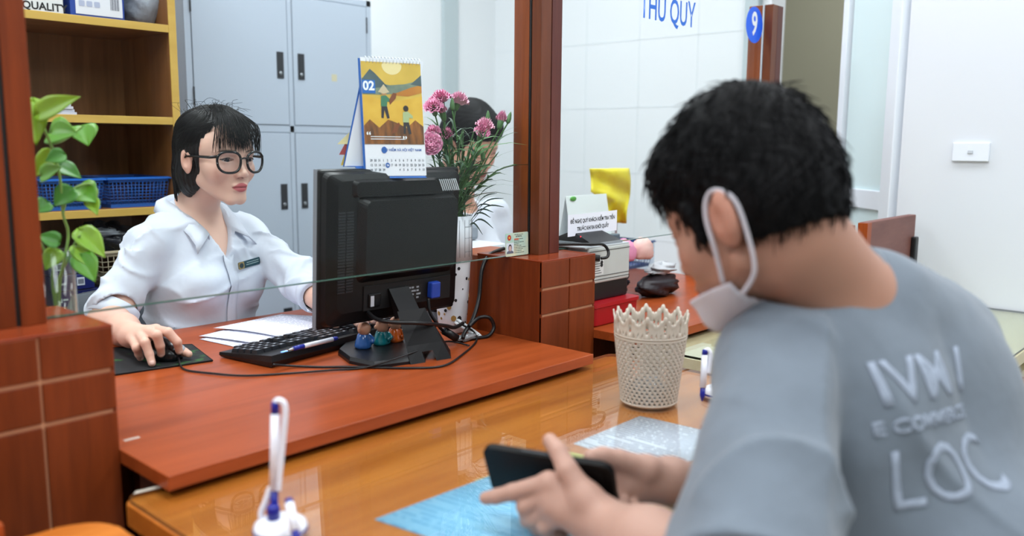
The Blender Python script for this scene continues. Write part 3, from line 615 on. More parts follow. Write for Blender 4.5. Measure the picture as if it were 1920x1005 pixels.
b = MB(); b.loft([[p-pc for p in pts], [p-pc+V(0, 0, .0028) for p in pts]], smooth=False); b.build('pad', PADM, t)
b = MB(); b.tube([p-pc+V(0, 0, .0026) for p in pts+[pts[0]]], .0012, 6); b.build('hem', BLACKM, t)
MZ = TOPZ+.003
MO = px(322, 683, z=MZ); MO = V(.742, 1.60, MZ); mrz = math.radians(-4)
ms = thing('computer_mouse', 'black wired mouse under the right hand of the clerk', 'mouse', MO, mrz)
b = MB(); rings = []
for k in range(13):
    f = k/12; y_ = -.052+.108*f; w_ = .030*math.sqrt(max(.03, 1-abs(2*f-1)**2.6))*(1-.06*math.sin(PI*f)); h_ = .036*math.sqrt(max(.02, 1-abs(2*(f*.9+.04)-1.04)**2.2))+.003
    rings.append([(w_*math.cos(a), y_, max(0.0005, .001+h_*max(0, math.sin(a))**.8 if math.sin(a) > 0 else .001)) for a in [2*PI*i/24 for i in range(24)]])
b.loft(rings); b.build('body', mat('mouse_black', '15171a', .22), ms)
MB().box((-.004, -.045, .02), (.004, -.025, .031), .003).build('wheel', mat('wheel_grey', '3a3d42', .4), ms)
b = MB(); b.sph((.021, -.03, .015), (.008, .02, .012), 14, 10); b.build('side_trim', mat('mouse_silver', '8d949c', .3), ms)
# cables
CAB = mat('cable_black', '0c0c0e', .4)
def cable(label, pts, r=.0022, m=CAB, name='cable', n=8):
    p = spline(pts, n); c = p[0].copy(); b = MB(); b.tube([q-c for q in p], r, 8); o = b.build(name, m); o.location = c; return tag(o, label, 'cable')
zc = TOPZ+.0026
cable('thin black mouse cable running along the counter front', [MO+V(.003, -.054, .006), px(345, 692, z=zc), px(400, 700, z=zc), px(460, 704, z=zc), px(540, 700, z=zc), px(620, 694, z=zc+.001), px(680, 690, z=zc), px(730, 676, z=zc+.012), px(800, 652, z=zc+.02), px(840, 640, z=zc+.008), px(880, 648, z=zc)], .0019)
cable('black keyboard cable trailing past the monitor foot', [px(512, 684, z=zc+.012), px(545, 686, z=zc+.002), px(600, 688, z=zc), px(660, 688, z=zc), px(760, 690, z=zc), px(830, 686, z=zc), px(868, 664, z=zc), px(893, 640, z=zc), px(888, 622, z=zc+.012), px(868, 610, z=zc+.03)], .0022)
cable('thick black power cable looping beside the middle pier', [px(945, 466, Y=1.33), px(918, 478, Y=1.32), px(904, 505, Y=1.31), px(898, 560, Y=1.30), px(886, 600, Y=1.285), px(872, 622, Y=1.28), px(868, 634, Y=1.27)], .0045)
cable('black power cable coiled in a loop on the counter', [px(880, 612, z=zc+.03), px(898, 596, z=zc+.042), px(918, 596, z=zc+.04), px(926, 614, z=zc+.018), px(915, 630, z=zc+.002), px(890, 634, z=zc+.002), px(860, 640, z=zc)], .0042)
cable('black video cable curving behind the monitor stand', [px(690, 586, d=1.66), px(705, 598, d=1.64), px(735, 604, d=1.62), px(790, 606, d=1.64), px(835, 611, d=1.75), px(852, 614, d=1.8), px(868, 606, d=1.84)], .0042)
cable('black display cable dropping from the blue plug', [px(803, 560, d=1.75), px(806, 585, d=1.75), px(818, 605, d=1.76), px(832, 622, d=1.78), px(846, 632, d=1.78)], .0035)
tag(MB().tube([px(833, 622, d=1.775)-px(833, 622, d=1.775), px(856, 636, d=1.795)-px(833, 622, d=1.775)], .0085, 14).build('ferrite_core', BLACK), 'black ferrite core lying by the monitor stand', 'ferrite core').location = px(833, 622, d=1.775)+V(0, 0, .002)
WCB = mat('cable_white', 'c9cdd0', .4)
cable('pale grey cable knotted at the foot of the vase', [px(900, 632, z=zc), px(880, 622, z=zc+.012), px(862, 610, z=zc+.022), px(854, 604, z=zc+.025), px(858, 600, z=zc+.03), px(876, 612, z=zc+.022), px(896, 626, z=zc+.006), px(902, 632, z=zc)], .0035, WCB)
tag(blob((0, 0, 0), (.03, .012, .007), .3, 12, 24, 10).build('clear_wrap', mat('clear_plastic', 'cfd4d8', .12, trans=.7)), 'crinkled clear plastic wrap at the foot of the vase', 'wrap').location = px(868, 638, z=TOPZ)+V(0, -.01, .008)
# stack of paper sheets
PRP = printed('form_paper', 'e9ebf6', 'a9adc2', 120, 160, (.13, .18), .42, .35)
def sheet(label, pts, z, group=None, name='paper_sheet', m=PRP, curl=None, nn=8):
    p = [Vector(q) for q in pts]; c = sum(p, Vector())/4; xa = (p[1]-p[0]); M_ = frame(c, xa, (p[3]-p[0])); inv = M_.inverted(); b = MB(); vs_ = []; fs = []
    for j in range(nn+1):
        for i in range(nn+1):
            u_, v_ = i/nn, j/nn; q = p[0].lerp(p[1], u_).lerp(p[3].lerp(p[2], u_), v_); q = q+V(0, 0, curl(u_, v_) if curl else 0); vs_.append(inv @ q)
    for j in range(nn):
        for i in range(nn): a_ = j*(nn+1)+i; fs.append((a_, a_+1, a_+nn+2, a_+nn+1))
    b.add(vs_, fs, 0, True); o = b.build(name, m); o.matrix_world = M_; o.modifiers.new('thickness', 'SOLIDIFY').thickness = -.0003
    return tag(o, label, 'paper', group)
z1 = TOPZ+.001
sheet('lowest white sheet of the loose stack beside the keyboard', [px(374, 636, z=z1), px(470, 657, z=z1), px(690, 607, z=z1), px(570, 592, z=z1)], z1, 'loose sheets beside the keyboard')
sheet('middle white sheet of the stack, corner sticking out to the clerk', [px(373, 630, z=z1+.003), px(500, 648, z=z1+.003), px(690, 603, z=z1+.003), px(545, 590, z=z1+.003)], z1, 'loose sheets beside the keyboard', curl=lambda u, v: .002*math.sin(PI*u))
sheet('top white form with faint print lying beside the keyboard', [px(400, 615, z=z1+.006), px(535, 634, z=z1+.006), px(700, 600, z=z1+.006), px(528, 589, z=z1+.006)], z1, 'loose sheets beside the keyboard', curl=lambda u, v: .004*math.sin(PI*u)*(1-v))
# ------------------------------------------------------------------ desk calendar on the monitor
CT = px(690, 108, d=1.63); 
def mtop(x_, y_=.012): return pmat(mon) @ (T @ V(x_, y_, MH))
topz = mtop(.2).z
bl = px(687, 331, d=1.63); br = px(800, 330, d=1.685); tl = px(690, 110, d=1.63); tr = px(804, 119, d=1.685)
cal = thing('desk_calendar', 'portrait desk calendar with harvest picture standing on the monitor', 'calendar', (bl+br)/2)
CB = mat('calendar_blue', '1d5fb4', .4)
xa = (br-bl).normalized(); ya = (tl-bl); nrm = xa.cross(ya).normalized()
if nrm.dot(CAM_LOC-bl) < 0: nrm = -nrm
Wc = (br-bl).length; Hc = ya.length; CM = frame(bl, xa, ya)
def cq(name, x0, y0, x1, y1, h, m, par=cal, thick=.0003):
    b = MB(); b.m = CM; s = 1 if (CM.to_3x3() @ V(0, 0, 1)).dot(nrm) > 0 else -1; b.box((x0, y0, min(s*h, s*(h+thick))), (x1, y1, max(s*h, s*(h+thick)))); return b.build(name, m, par, True)
SG = 1 if (CM.to_3x3() @ V(0, 0, 1)).dot(nrm) > 0 else -1
cq('front_board', -.004, -.004, Wc-.006, Hc+.0, -.003, CB, thick=.002)
for k in range(4): cq('page', 0, .002-k*.0004, Wc-k*.0003, Hc+.002, -.0012+k*.0004, PAPER)
pic0 = Hc*.275; 
# picture: a shaded field with hills, sun and two figures as flat print pieces
def calmat(name, h1, h2, scale=20, axis=None):
    m = mat(name, h1, .5); nt = m.node_tree; n = nt.nodes.new('ShaderNodeTexNoise'); n.inputs['Scale'].default_value = scale; n.inputs['Detail'].default_value = 4; tc = nt.nodes.new('ShaderNodeTexCoord'); mp = nt.nodes.new('ShaderNodeMapping'); mp.inputs['Scale'].default_value = axis or (1, 1, 1)
    r = nt.nodes.new('ShaderNodeValToRGB'); r.color_ramp.elements[0].position = .35; r.color_ramp.elements[1].position = .68; r.color_ramp.elements[0].color = srgb(h1); r.color_ramp.elements[1].color = srgb(h2)
    nt.links.new(tc.outputs['Object'], mp.inputs['Vector']); nt.links.new(mp.outputs['Vector'], n.inputs['Vector']); nt.links.new(n.outputs['Fac'], r.inputs['Fac']); nt.links.new(r.outputs['Color'], nt.nodes['Principled BSDF'].inputs['Base Color']); return m
def cpoly(name, pts, m, h):
    b = MB(); b.m = CM; b.prism([(q[0]*Wc, pic0+q[1]*(Hc*.7)) for q in pts], min(SG*h, SG*(h+.00015)), max(SG*h, SG*(h+.00015))); return b.build(name, m, cal, True)
H = .0006
cpoly('picture', [(0.0, 0), (.985, 0), (.985, 1), (0, 1)], calmat('print_sky', 'c7a542', 'dcb950', 18), H)
cpoly('picture_field', [(0, 0), (.985, 0), (.985, .60), (.75, .555), (.5, .53), (.2, .56), (0, .6)], calmat('print_field', 'd2a234', 'e4ba48', 25), H+.0002)
cpoly('picture_stubble', [(0, 0), (.985, 0), (.985, .22), (.85, .3), (.7, .2), (.55, .26), (.4, .3), (.25, .2), (.1, .3), (0, .22)], calmat('print_stubble', '5a3a22', 'a8682c', 30, (3, 1, .6)), H+.0004)
cpoly('picture_far_hill', [(0, .6), (.25, .60), (.6, .62), (.985, .72), (.985, .8), (.7, .74), (.45, .72), (.2, .76), (0, .8)], calmat('print_mist', '67786e', '8d9a80', 30), H+.0003)
cpoly('picture_orange_hill', [(.45, .6), (.75, .59), (.985, .64), (.985, .74), (.8, .7), (.6, .64)], calmat('print_orange', 'b06a22', 'c98a30', 20), H+.0004)
cpoly('picture_mountain', [(0, .78), (.14, .91), (.22, .86), (.42, .7), (.2, .68), (0, .7)], calmat('print_slate', '3b4f58', '55686a', 30), H+.0005)
cpoly('picture_mountain', [(.8, .74), (.985, .86), (.985, .72)], calmat('print_slate', '3b4f58', '55686a', 30), H+.0005)
cpoly('picture_sun', [(.5+.165*math.cos(a*PI/18), .965+.115*math.sin(a*PI/18)) for a in range(18, 37)]+[(.64, .998), (.36, .998)], mat('print_sun', 'ead9a0', .5), H+.0003)
for (fx, fy, s, top, leg, hat) in ((.34, .36, 1.0, '3f7a5c', '2c2a34', True), (.69, .17, 1.0, 'a8b98a', '2e2c30', False)):
    cpoly('picture_figure_legs', [(fx-.05, fy-.04), (fx-.015, fy-.045), (fx+.005, fy+.06), (fx+.045, fy-.05), (fx+.085, fy-.04), (fx+.05, fy+.11), (fx-.04, fy+.11)], mat('print_'+leg, leg, .5), H+.0007)
    cpoly('picture_figure_shirt', [(fx-.05, fy+.10), (fx+.05, fy+.10), (fx+.06, fy+.16), (fx+.12, fy+.15), (fx+.12, fy+.18), (fx+.04, fy+.235), (fx-.04, fy+.225)], mat('print_'+top, top, .5), H+.0008)
    cpoly('picture_figure_head', [(fx+.01+.045*math.cos(a*PI/6), fy+.27+.038*math.sin(a*PI/6)) for a in range(12)], mat('print_dark', '2b2320', .5) if not hat else mat('print_skin', 'b88a5c', .5), H+.0009)
    if hat: cpoly('picture_figure_hat', [(fx-.085, fy+.275), (fx+.01, fy+.255), (fx+.1, fy+.275), (fx+.01, fy+.37)], mat('print_hat', 'c9b99a', .5), H+.001)
    cpoly('picture_sheaf', [(fx+.1, fy+.12), (fx+.2, fy+.2), (fx+.22, fy+.26), (fx+.16, fy+.27), (fx+.09, fy+.18)], mat('print_sheaf', '7d4526', .5), H+.0009) if hat else cpoly('picture_sheaf', [(fx-.12, fy+.1), (fx-.2, fy+.04), (fx-.26, fy-.05), (fx-.16, fy-.02), (fx-.1, fy+.08)], mat('print_sheaf', '7d4526', .5), H+.0009)
def ctext(name, s, size, x_, y_, m, sx=1, bold=0, h=.0011):
    Mx = CM @ Matrix.Translation((x_, y_, SG*h))
    return text_obj(name, s, size, m, Mx, cal, sx=sx, bold=bold, world=True)
cpoly('month_tag', [(0, .615), (.215, .615), (.215, .775), (0, .775)], mat('month_blue', '1f66b8', .45), H+.0008)
WT = mat('print_white2', 'eef2f8', .5); BT = mat('print_blue', '2a5fae', .5); GT = mat('print_grey2', '5c6470', .5)
ctext('month_numeral', '02', .024, Wc*.108, pic0+.7*Hc*.70, WT, .95, .0008, .0016)
ctext('lettering', 'BẢO HIỂM XÃ HỘI VIỆT NAM', .0068, Wc*.60, Hc*.225, BT, .9, .0001)
b = MB(); b.m = CM @ Matrix.Translation((Wc*.31, Hc*.225, 0)); b.prism([(.0055*math.cos(a*PI/10), .0065*math.sin(a*PI/10)) for a in range(20)], min(SG*.0005, SG*.0012), max(SG*.0005, SG*.0012)); b.build('emblem', BT, cal, True)
nums = [['29', '30', '31', '1', '2', '3', '4', '5', '6', '7', '8', '9', '10', '11'], ['12', '13', '14', '15', '16', '17', '18', '19', '20', '21', '22', '23', '24', '25'], ['26', '27', '28', '29', '1', '2', '3', '4', '5', '6', '7', '8', '9', '10']]
for j, row in enumerate(nums):
    for k, s in enumerate(row):
        if j == 2 and 3 < k < 7: continue
        xx = Wc*(.09+.066*k)
        ctext('date', s, .0062, xx, Hc*(.135-.04*j), WT if (j == 1 and k == 4) else GT, .8, .00015)
b = MB(); b.m = CM @ Matrix.Translation((Wc*(.09+.066*4), Hc*.095, 0)); b.prism([(.0045*math.cos(a*PI/8), .005*math.sin(a*PI/8)) for a in range(16)], min(SG*.0005, SG*.0009), max(SG*.0005, SG*.0009)); b.build('date_marker', BT, cal, True)
b = MB(); b.m = CM
for k in range(14): b.box((Wc*(.075+.066*k), Hc*.16, min(SG*.0006, SG*.0008)), (Wc*(.1+.066*k), Hc*.166, max(SG*.0006, SG*.0008)))
for y_, x_0, x_1 in ((.335, .1, .6), (.315, .1, .66)): b.box((Wc*x_0, Hc*y_, min(SG*.0014, SG*.0016)), (Wc*x_1, Hc*(y_+.006), max(SG*.0014, SG*.0016)))
b.build('print_lines', WT, cal, True)
ctext('quote_mark', '“', .022, Wc*.07, Hc*.34, WT, 1, .0004, .0016); ctext('quote_mark', '”', .022, Wc*.66, Hc*.305, WT, 1, .0004, .0016)
# wire spiral
b = MB(); pts_ = []
for k in range(17):
    xx = Wc*(.08+.055*k)
    c0 = CM @ V(xx, Hc-.004, SG*.0); loop = [CM @ V(xx+.0008*math.sin(a), Hc-.002+.0062*math.cos(a), SG*(.0062*math.sin(a)-.002)) for a in [2*PI*i/14 for i in range(15)]]
    bb = MB(); bb.tube(loop, .0008, 5, cap=False); b.v += bb.v; n0_ = len(b.v)-len(bb.v); b.f += [[i+n0_ for i in f_] for f_ in bb.f]; b.mi += bb.mi; b.sm += bb.sm
b.build('wire_binding', mat('wire_white', 'd5dae0', .3, metal=.3), cal, True)
# folded blue and white stand board behind, and base strip
bf = px(643, 312, d=1.63); bf2 = px(643, 312, d=1.63)+xa*Wc*.95; ap0 = tl-xa*.004+V(0, 0, .001)-nrm*.009; ap1 = ap0+(br-bl)*.97
def quad(name, q, m, par, th=.002):
    b = MB(); n_ = (q[1]-q[0]).cross(q[3]-q[0]).normalized()*th; b.loft([[p for p in q], [p+n_ for p in q]], smooth=False); return b.build(name, m, par, True)
bkd = V(.05, .0, 0)
back_l = bf; back_r = bf+(br-bl)
quad('back_board', [back_l, back_r, ap1, ap0], CB, cal); quad('back_board_lining', [back_l+xa*.002+nrm*.003, back_r+nrm*.003, ap1+nrm*.004, ap0+xa*.003+nrm*.004], PAPER, cal, .0006)
quad('base_strip', [px(665, 313, d=1.63), bl+V(0, 0, -.004), br+V(0, 0, -.004), px(665, 313, d=1.63)+(br-bl)], CB, cal, .0015)
quad('base_strip', [px(665, 312, d=1.63)+V(0, 0, .0005), back_l+V(0, 0, .001), back_r+V(0, 0, .001), px(665, 312, d=1.63)+(br-bl)], CB, cal, .0015)
for k, c_ in enumerate(('c9a83a', '9c3a3a', 'cdbf8e')):
    s = .006+.003*k; quad('old_page', [back_l-xa*0+V(-.003-.002*k, .003+.002*k, .002+.02*k), back_r+V(-.003, .003, .002+.02*k), ap1+V(0, .002, -.07-.02*k), ap0+V(-.001, .001, -.07-.02*k)], mat('old_page_'+c_, c_, .5), cal, .0005)
# ================================================================== identity card leaning on the pane
ct = [px(942, 484, Y=1.248), px(988, 479, Y=1.244), px(987, 437, Y=1.2475), px(941, 441, Y=1.2495)]
ct0 = V(1.342, 1.246, .9365)
cm = frame(ct0+V(.036, 0, .0265), (1, -.015, .0), (0, .03, 1))
t = thing('identity_card', 'pale green identity card with portrait leaning on the glass', 'card', cm.translation)
CW, CH = .0725, .0505
b = MB(); b.m = cm; b.prism(rrect(CW, CH, .003), -.0008, 0); b.build('card', calmat('card_green', '9cc4bc', 'd2cfae', 25), t, True)
def cbox(nm, x0, y0, x1, y1, m, h=.0002):
    b = MB(); b.m = cm; b.box((x0, y0, 0), (x1, y1, h)); return b.build(nm, m, t, True)
cbox('portrait_ground', -.034, -.019, -.011, .004, mat('card_pale', 'c9d3da', .5))
b = MB(); b.m = cm; b.prism([(-.0225+.0055*math.cos(a*PI/8), -.007+.0082*math.sin(a*PI/8)) for a in range(16)], 0, .0003); b.build('portrait_hair', mat('card_hair', '2a2530', .5), t, True)
b = MB(); b.m = cm; b.prism([(-.0225+.0042*math.cos(a*PI/8), -.008+.006*math.sin(a*PI/8)) for a in range(16)], 0, .0004); b.build('portrait_face', mat('card_face', 'c0a29a', .5), t, True)
b = MB(); b.m = cm; b.prism([(-.0335, -.019), (-.0115, -.019), (-.013, -.0145), (-.019, -.0125), (-.026, -.0125), (-.032, -.0145)], 0, .00035); b.build('portrait_shoulders', mat('card_cloth', '5f6270', .5), t, True)
b = MB(); b.m = cm; b.prism([(-.0245+.0058*math.cos(a*PI/8), .0155+.0062*math.sin(a*PI/8)) for a in range(16)], 0, .0003); b.build('emblem', mat('card_red', 'b4321e', .5), t, True)
b = MB(); b.m = cm; b.prism([(-.0245+(.0032 if a % 2 == 0 else .0014)*math.sin(a*PI/5), .0155+(.0032 if a % 2 == 0 else .0014)*math.cos(a*PI/5)) for a in range(10)], 0, .0004); b.build('emblem_star', mat('card_gold', 'e0b53a', .5), t, True)
b = MB(); b.m = cm
for k, (x0_, x1_, y_) in enumerate(((-.008, .02, .0205), (-.003, .015, .0175), (-.004, .016, .0155), (.006, .02, .0105), (-.009, .008, .0068), (-.009, .022, .0035), (-.009, .006, -.0005), (-.009, .014, -.004), (-.009, .028, -.0078), (-.009, .018, -.0112), (-.009, .014, -.015), (-.009, .022, -.019))):
    xx = x0_
    rr = random.Random(k)
    while xx < x1_: w_ = rr.uniform(.002, .006); b.box((xx, y_, 0), (min(xx+w_, x1_), y_+.0013, .0002)); xx += w_+.0012
b.build('text_lines', mat('card_ink', '3a4a4c', .6), t, True)
b = MB(); b.m = cm; b.box((-.009, .0095, 0), (.005, .0125, .0002)); b.build('title_line', mat('card_title', 'c0553a', .5), t, True)
# ================================================================== vase with pink carnations
VB = px(866, 640, z=TOPZ); VB = V(1.302, 1.372, TOPZ)
t = thing('flower_vase', 'tall white vase with gold and black spots behind the monitor', 'vase', VB)
VM = mat('vase_white', 'dcdfe6', .25); nt = VM.node_tree
prof = [(.026, 0), (.03, .004), (.034, .04), (.038, .1), (.041, .16), (.0425, .2), (.041, .235), (.038, .238), (.036, .2), (.03, .05), (.02, .012)]
MB().lathe(prof, 40).build('body', VM, t)
def rad_at(z):
    pr_ = prof[1:7]
    for (r0, z0), (r1, z1) in zip(pr_, pr_[1:]):
        if z0 <= z <= z1: return r0+(r1-r0)*(z-z0)/(z1-z0)
    return .03
rr = random.Random(4)
spots = {'gold': MB(), 'black': MB()}
for k in range(95):
    a = rr.uniform(0, 2*PI); z_ = rr.uniform(.01, .23); s = rr.choice((.0015, .002, .0025, .003, .0045, .0055)); kind = 'gold' if (s > .004 and rr.random() < .6) or rr.random() < .15 else 'black'
    r_ = rad_at(z_)+.0003; c = V(r_*math.cos(a), r_*math.sin(a), z_); fm = frame(c, (-math.sin(a), math.cos(a), 0), (0, 0, 1)); b = spots[kind]; b.m = fm
    b.prism([(s*math.cos(i*PI/6)*(1+.2*rr.random()), s*math.sin(i*PI/6)*(1.1+.2*rr.random())) for i in range(12)], -.0006, .0002)
spots['gold'].build('gold_spots', mat('spot_gold', 'a8834a', .3, metal=.3), t); spots['black'].build('black_spots', mat('spot_black', '1b1b20', .4), t)
for k in t.children:
    if k.name.startswith(('gold', 'black')): k['kind'] = 'stuff'
# printed sheet taped around the vase mouth
t2 = thing('paper_wrap', 'printed white paper form wrapped round the vase mouth', 'paper', VB+V(0, 0, .165))
b = MB(); R_ = .0445; ring_ = lambda z_: [(R_*math.cos(a), R_*math.sin(a), z_) for a in [math.radians(-175+i*7.5) for i in range(29)]]
b.loft([ring_(0), ring_(.098)], closed=False, cap=False); o = b.build('sheet', PAPER, t2); o.modifiers.new('th', 'SOLIDIFY').thickness = .0005
b = MB()
for a in (-150, -128, -112, -95, -78, -62, -50): q = math.radians(a); b.tube([V((R_+.0004)*math.cos(q), (R_+.0004)*math.sin(q), .008), V((R_+.0004)*math.cos(q), (R_+.0004)*math.sin(q), .09)], .00035, 4)
for z_ in (.02, .05, .075): b.tube([V((R_+.0004)*math.cos(math.radians(a)), (R_+.0004)*math.sin(math.radians(a)), z_) for a in range(-95, -48, 6)], .0003, 4)
b.build('ruled_lines', mat('rule_grey', '5c6372', .6), t2)
PINK = mat('petal_pink', 'ea8db6', .5, sss=.1, var=(60, .25)); LPINK = mat('petal_light', 'f4b8d0', .5, var=(60, .15))
GRN = mat('stem_green', '3f6a34', .5, var=(30, .2)); GRN2 = mat('leaf_green', '4c7444', .5, var=(25, .25)); GRNB = mat('leaf_bluegreen', '54735c', .5, var=(25, .25))
def ruffle(R0, seed, h=.016):
    rg = random.Random(seed); b = MB()
    for layer in range(5):
        n_ = 54; r1 = R0*(1-.16*layer); lift = h*(.15+.24*layer); ph = rg.uniform(0, 6.28); rings = []
        for k, f in enumerate((.12, .45, .75, .93, 1.0)):
            rings.append([(r1*f*math.cos(i*2*PI/n_), r1*f*math.sin(i*2*PI/n_), lift*f**.8+(f**2)*h*.2*math.sin(9*i*2*PI/n_+ph)+(f**3)*h*.12*math.sin(27*i*2*PI/n_+ph*2)+(.004*(layer-2) if f < .5 else 0)) for i in range(n_)])
        b.loft(rings, cap=False)
    return b
def carnation(label, bx, by, d, R0, tiltv, seed, bud=False, pale=False):
    rg = random.Random(seed); P = px(bx, by, d=d); mouth = VB+V(rg.uniform(-.022, .022), rg.uniform(-.022, .022), .225); root = VB+V(rg.uniform(-.012, .012), rg.uniform(-.012, .012), .02)
    t = thing('carnation', label, 'flower', root, group='pink carnations in the vase'); tv = Vector(tiltv).normalized()
    base = P-tv*(.03 if not bud else .02)
    st = spline([root, mouth, mouth.lerp(base, .55)+V(rg.uniform(-.006, .006), rg.uniform(-.006, .006), .01), base], 6)
    MB().tube([p for p in st], .0018, 6).build('stem', GRN, t, True)
    q = tv.to_track_quat('Z', 'Y').to_matrix().to_4x4(); M_ = Matrix.Translation(base) @ q
    c = MB(); c.m = M_; s = 1 if not bud else .75; c.lathe([(.0022, 0), (.0055*s, .004), (.0068*s, .012), (.0075*s, .022), (.006*s, .027)] if not bud else [(.002, 0), (.005, .004), (.0055, .012), (.0035, .022), (.0008, .028)], 12); c.build('calyx', GRN2, t, True)
    if R0 > 0:
        b = ruffle(R0, seed); b.v = [(M_ @ Matrix.Translation((0, 0, .024))) @ p for p in b.v]; o = b.build('bloom', [PINK, LPINK], t, True)
        for p in o.data.polygons: p.material_index = 1 if (pale or rg.random() < .3) else 0
    for k in range(5):
        f = rg.uniform(.35, .92); i0 = int(f*(len(st)-1)); p0 = st[i0]; ang = rg.uniform(0, 6.28); L_ = rg.uniform(.03, .065); out = V(math.cos(ang), math.sin(ang), 0); u_ = (st[min(i0+1, len(st)-1)]-st[max(i0-1, 0)]).normalized()
        pts_ = [p0+(u_*s_*.75+out*(s_*.35+s_*s_*.35))*L_+V(0, 0, -.25*L_*s_**3) for s_ in (0, .25, .5, .75, 1)]; sd = u_.cross(out).normalized(); ws = (.0012, .0022, .002, .0013, .0002)
        b = MB(); b.loft([[p-sd*w_*1.3, p+out*.0007, p+sd*w_*1.3] for p, w_ in zip(pts_, ws)], closed=False, cap=False); b.build('leaf', rg.choice((GRN2, GRNB, GRN)), t, True)
    return t
W0 = 1.875
FL = [('pink carnation at the very top of the bouquet', 826, 180, 1.86, .026, (-.2, 0, 1)), ('pale pink carnation leaning right at the bouquet top', 862, 184, 1.88, .024, (.3, -.2, 1)), ('pink carnation at the upper left beside the calendar', 812, 196, 1.84, .023, (-.5, -.3, .8)),
      ('small pink carnation below the bouquet top', 828, 203, 1.86, .012, (-.3, 0, 1)), ('pink carnation half hidden by the calendar, middle height', 812, 245, 1.85, .017, (-.6, -.3, .6)), ('large pink carnation lowest at the calendar edge', 808, 268, 1.83, .026, (-.6, -.7, .2)),
      ('pink carnation at the right with flat frilled petals', 910, 232, 1.86, .022, (.1, -.2, 1)), ('pink carnation just below the flat frilled one', 905, 244, 1.85, .019, (-.1, -.5, .8)), ('half open pink carnation at the far right of the bouquet', 941, 219, 1.88, .013, (.35, 0, 1)), ('pink carnation deep in the left of the bouquet', 838, 250, 1.88, .015, (-.2, -.4, .9))]
for k, (lb, x_, y_, d_, R_, tv) in enumerate(FL): carnation(lb, x_, y_, d_, R_, tv, 20+k, pale=(k in (1, 6)))
for k, (lb, x_, y_, d_, tv) in enumerate((('closed green bud at the tip of a bouquet stem, far right', 956, 216, 1.88, (.4, 0, 1)), ('closed green bud standing above the right carnations', 915, 214, 1.86, (0, 0, 1)), ('closed green bud beside the top pink carnation', 848, 190, 1.85, (0, 0, 1)), ('closed green bud on a thin stem in the right half', 905, 285, 1.84, (-.1, 0, 1)))):
    carnation(lb, x_, y_, d_, 0, tv, 50+k, bud=True)
# extra grass-like foliage sprigs between the stems
rg = random.Random(11)
for k in range(22):
    t = thing('foliage_sprig', 'thin leafy green sprig among the carnation stems', 'sprig', VB+V(0, 0, .05), group='green sprigs in the bouquet')
    ex = px(rg.choice((820, 835, 850, 868, 885, 900, 915, 930))+rg.uniform(-6, 6), rg.uniform(240, 330), d=rg.uniform(1.8, 1.92)); mouth = VB+V(rg.uniform(-.02, .02), rg.uniform(-.02, .02), .23); st = spline([VB+V(0, 0, .05), mouth, mouth.lerp(ex, .5)+V(0, 0, .015), ex], 6); MB().tube(st, [.0016]*(len(st)-1)+[.0004], 5).build('stem', GRN, t, True)
    for j in range(11):
        f = rg.uniform(.38, .98); i0 = int(f*(len(st)-1)); p0 = st[i0]; ang = rg.uniform(0, 6.28); L_ = rg.uniform(.045, .1); out = V(math.cos(ang), math.sin(ang), 0); u_ = (st[min(i0+1, len(st)-1)]-st[max(i0-1, 0)]).normalized()
        pts_ = [p0+(u_*s_*.7+out*(s_*.4+s_*s_*.4))*L_+V(0, 0, -.35*L_*s_**3) for s_ in (0, .25, .5, .75, 1)]; sd = u_.cross(out).normalized(); ws = (.0012, .0022, .002, .0013, .0002)
        b = MB(); b.loft([[p-sd*w_*1.3, p+out*.0007, p+sd*w_*1.3] for p, w_ in zip(pts_, ws)], closed=False, cap=False); b.build('leaf', rg.choice((GRN2, GRNB, GRN)), t, True)
# long drooping blades at the right of the mouth
t = thing('grass_tuft', 'tuft of long dark drooping blades at the vase mouth', 'sprig', VB+V(.01, 0, .1))
for k, (ex, ey) in enumerate(((944, 372), (932, 362), (925, 398), (920, 408), (945, 388), (922, 385), (925, 428), (905, 440), (930, 345), (915, 330))):
    p0 = VB+V(.015, -.01, .21); p1 = px(ex, ey, d=1.84+.01*(k % 3)); mid = p0.lerp(p1, .55)+V(0, 0, .03); st = spline([p0, mid, p1], 6); sd = V(.3, -.2, .9); n_ = len(st)
    b = MB(); b.loft([[p-sd*.0022*math.sin(PI*min(1, .15+i/n_*.85)), p+V(0, -.0006, 0), p+sd*.0022*math.sin(PI*min(1, .15+i/n_*.85))] for i, p in enumerate(st)], closed=False, cap=False); b.build('leaf', mat('blade_dark', '2c4034', .5), t, True)
# ================================================================== pothos in a glass jar at the left post
PV = V(.475, 1.385, TOPZ)
t = thing('glass_jar', 'tall clear glass jar half hidden by the left post', 'jar', PV)
MB().lathe([(.03, 0), (.033, .003), (.033, .255), (.0315, .255), (.0315, .006), (.0, .006)], 32).build('body', clear_glass('jar_glass', (.9, .96, .92), 1.0), t)
MB().lathe([(.0005, .0065), (.031, .0065), (.031, .1), (.0005, .1)], 24).build('water', clear_glass('jar_water', (.86, .93, .86), .8), t)
PL = mat('pothos_green', '4f8a1c', .4, sss=.08, var=(18, .25)); PL2 = mat('pothos_yellowgreen', '77a020', .4, sss=.08, var=(18, .2)); PL3 = mat('pothos_deep', '3f7a26', .4, var=(18, .25)); PST = mat('pothos_stem', '7a9a4a', .5)
pot = thing('pothos_plant', 'green pothos vine with heart shaped leaves growing from the jar', 'plant', PV+V(0, 0, .03))
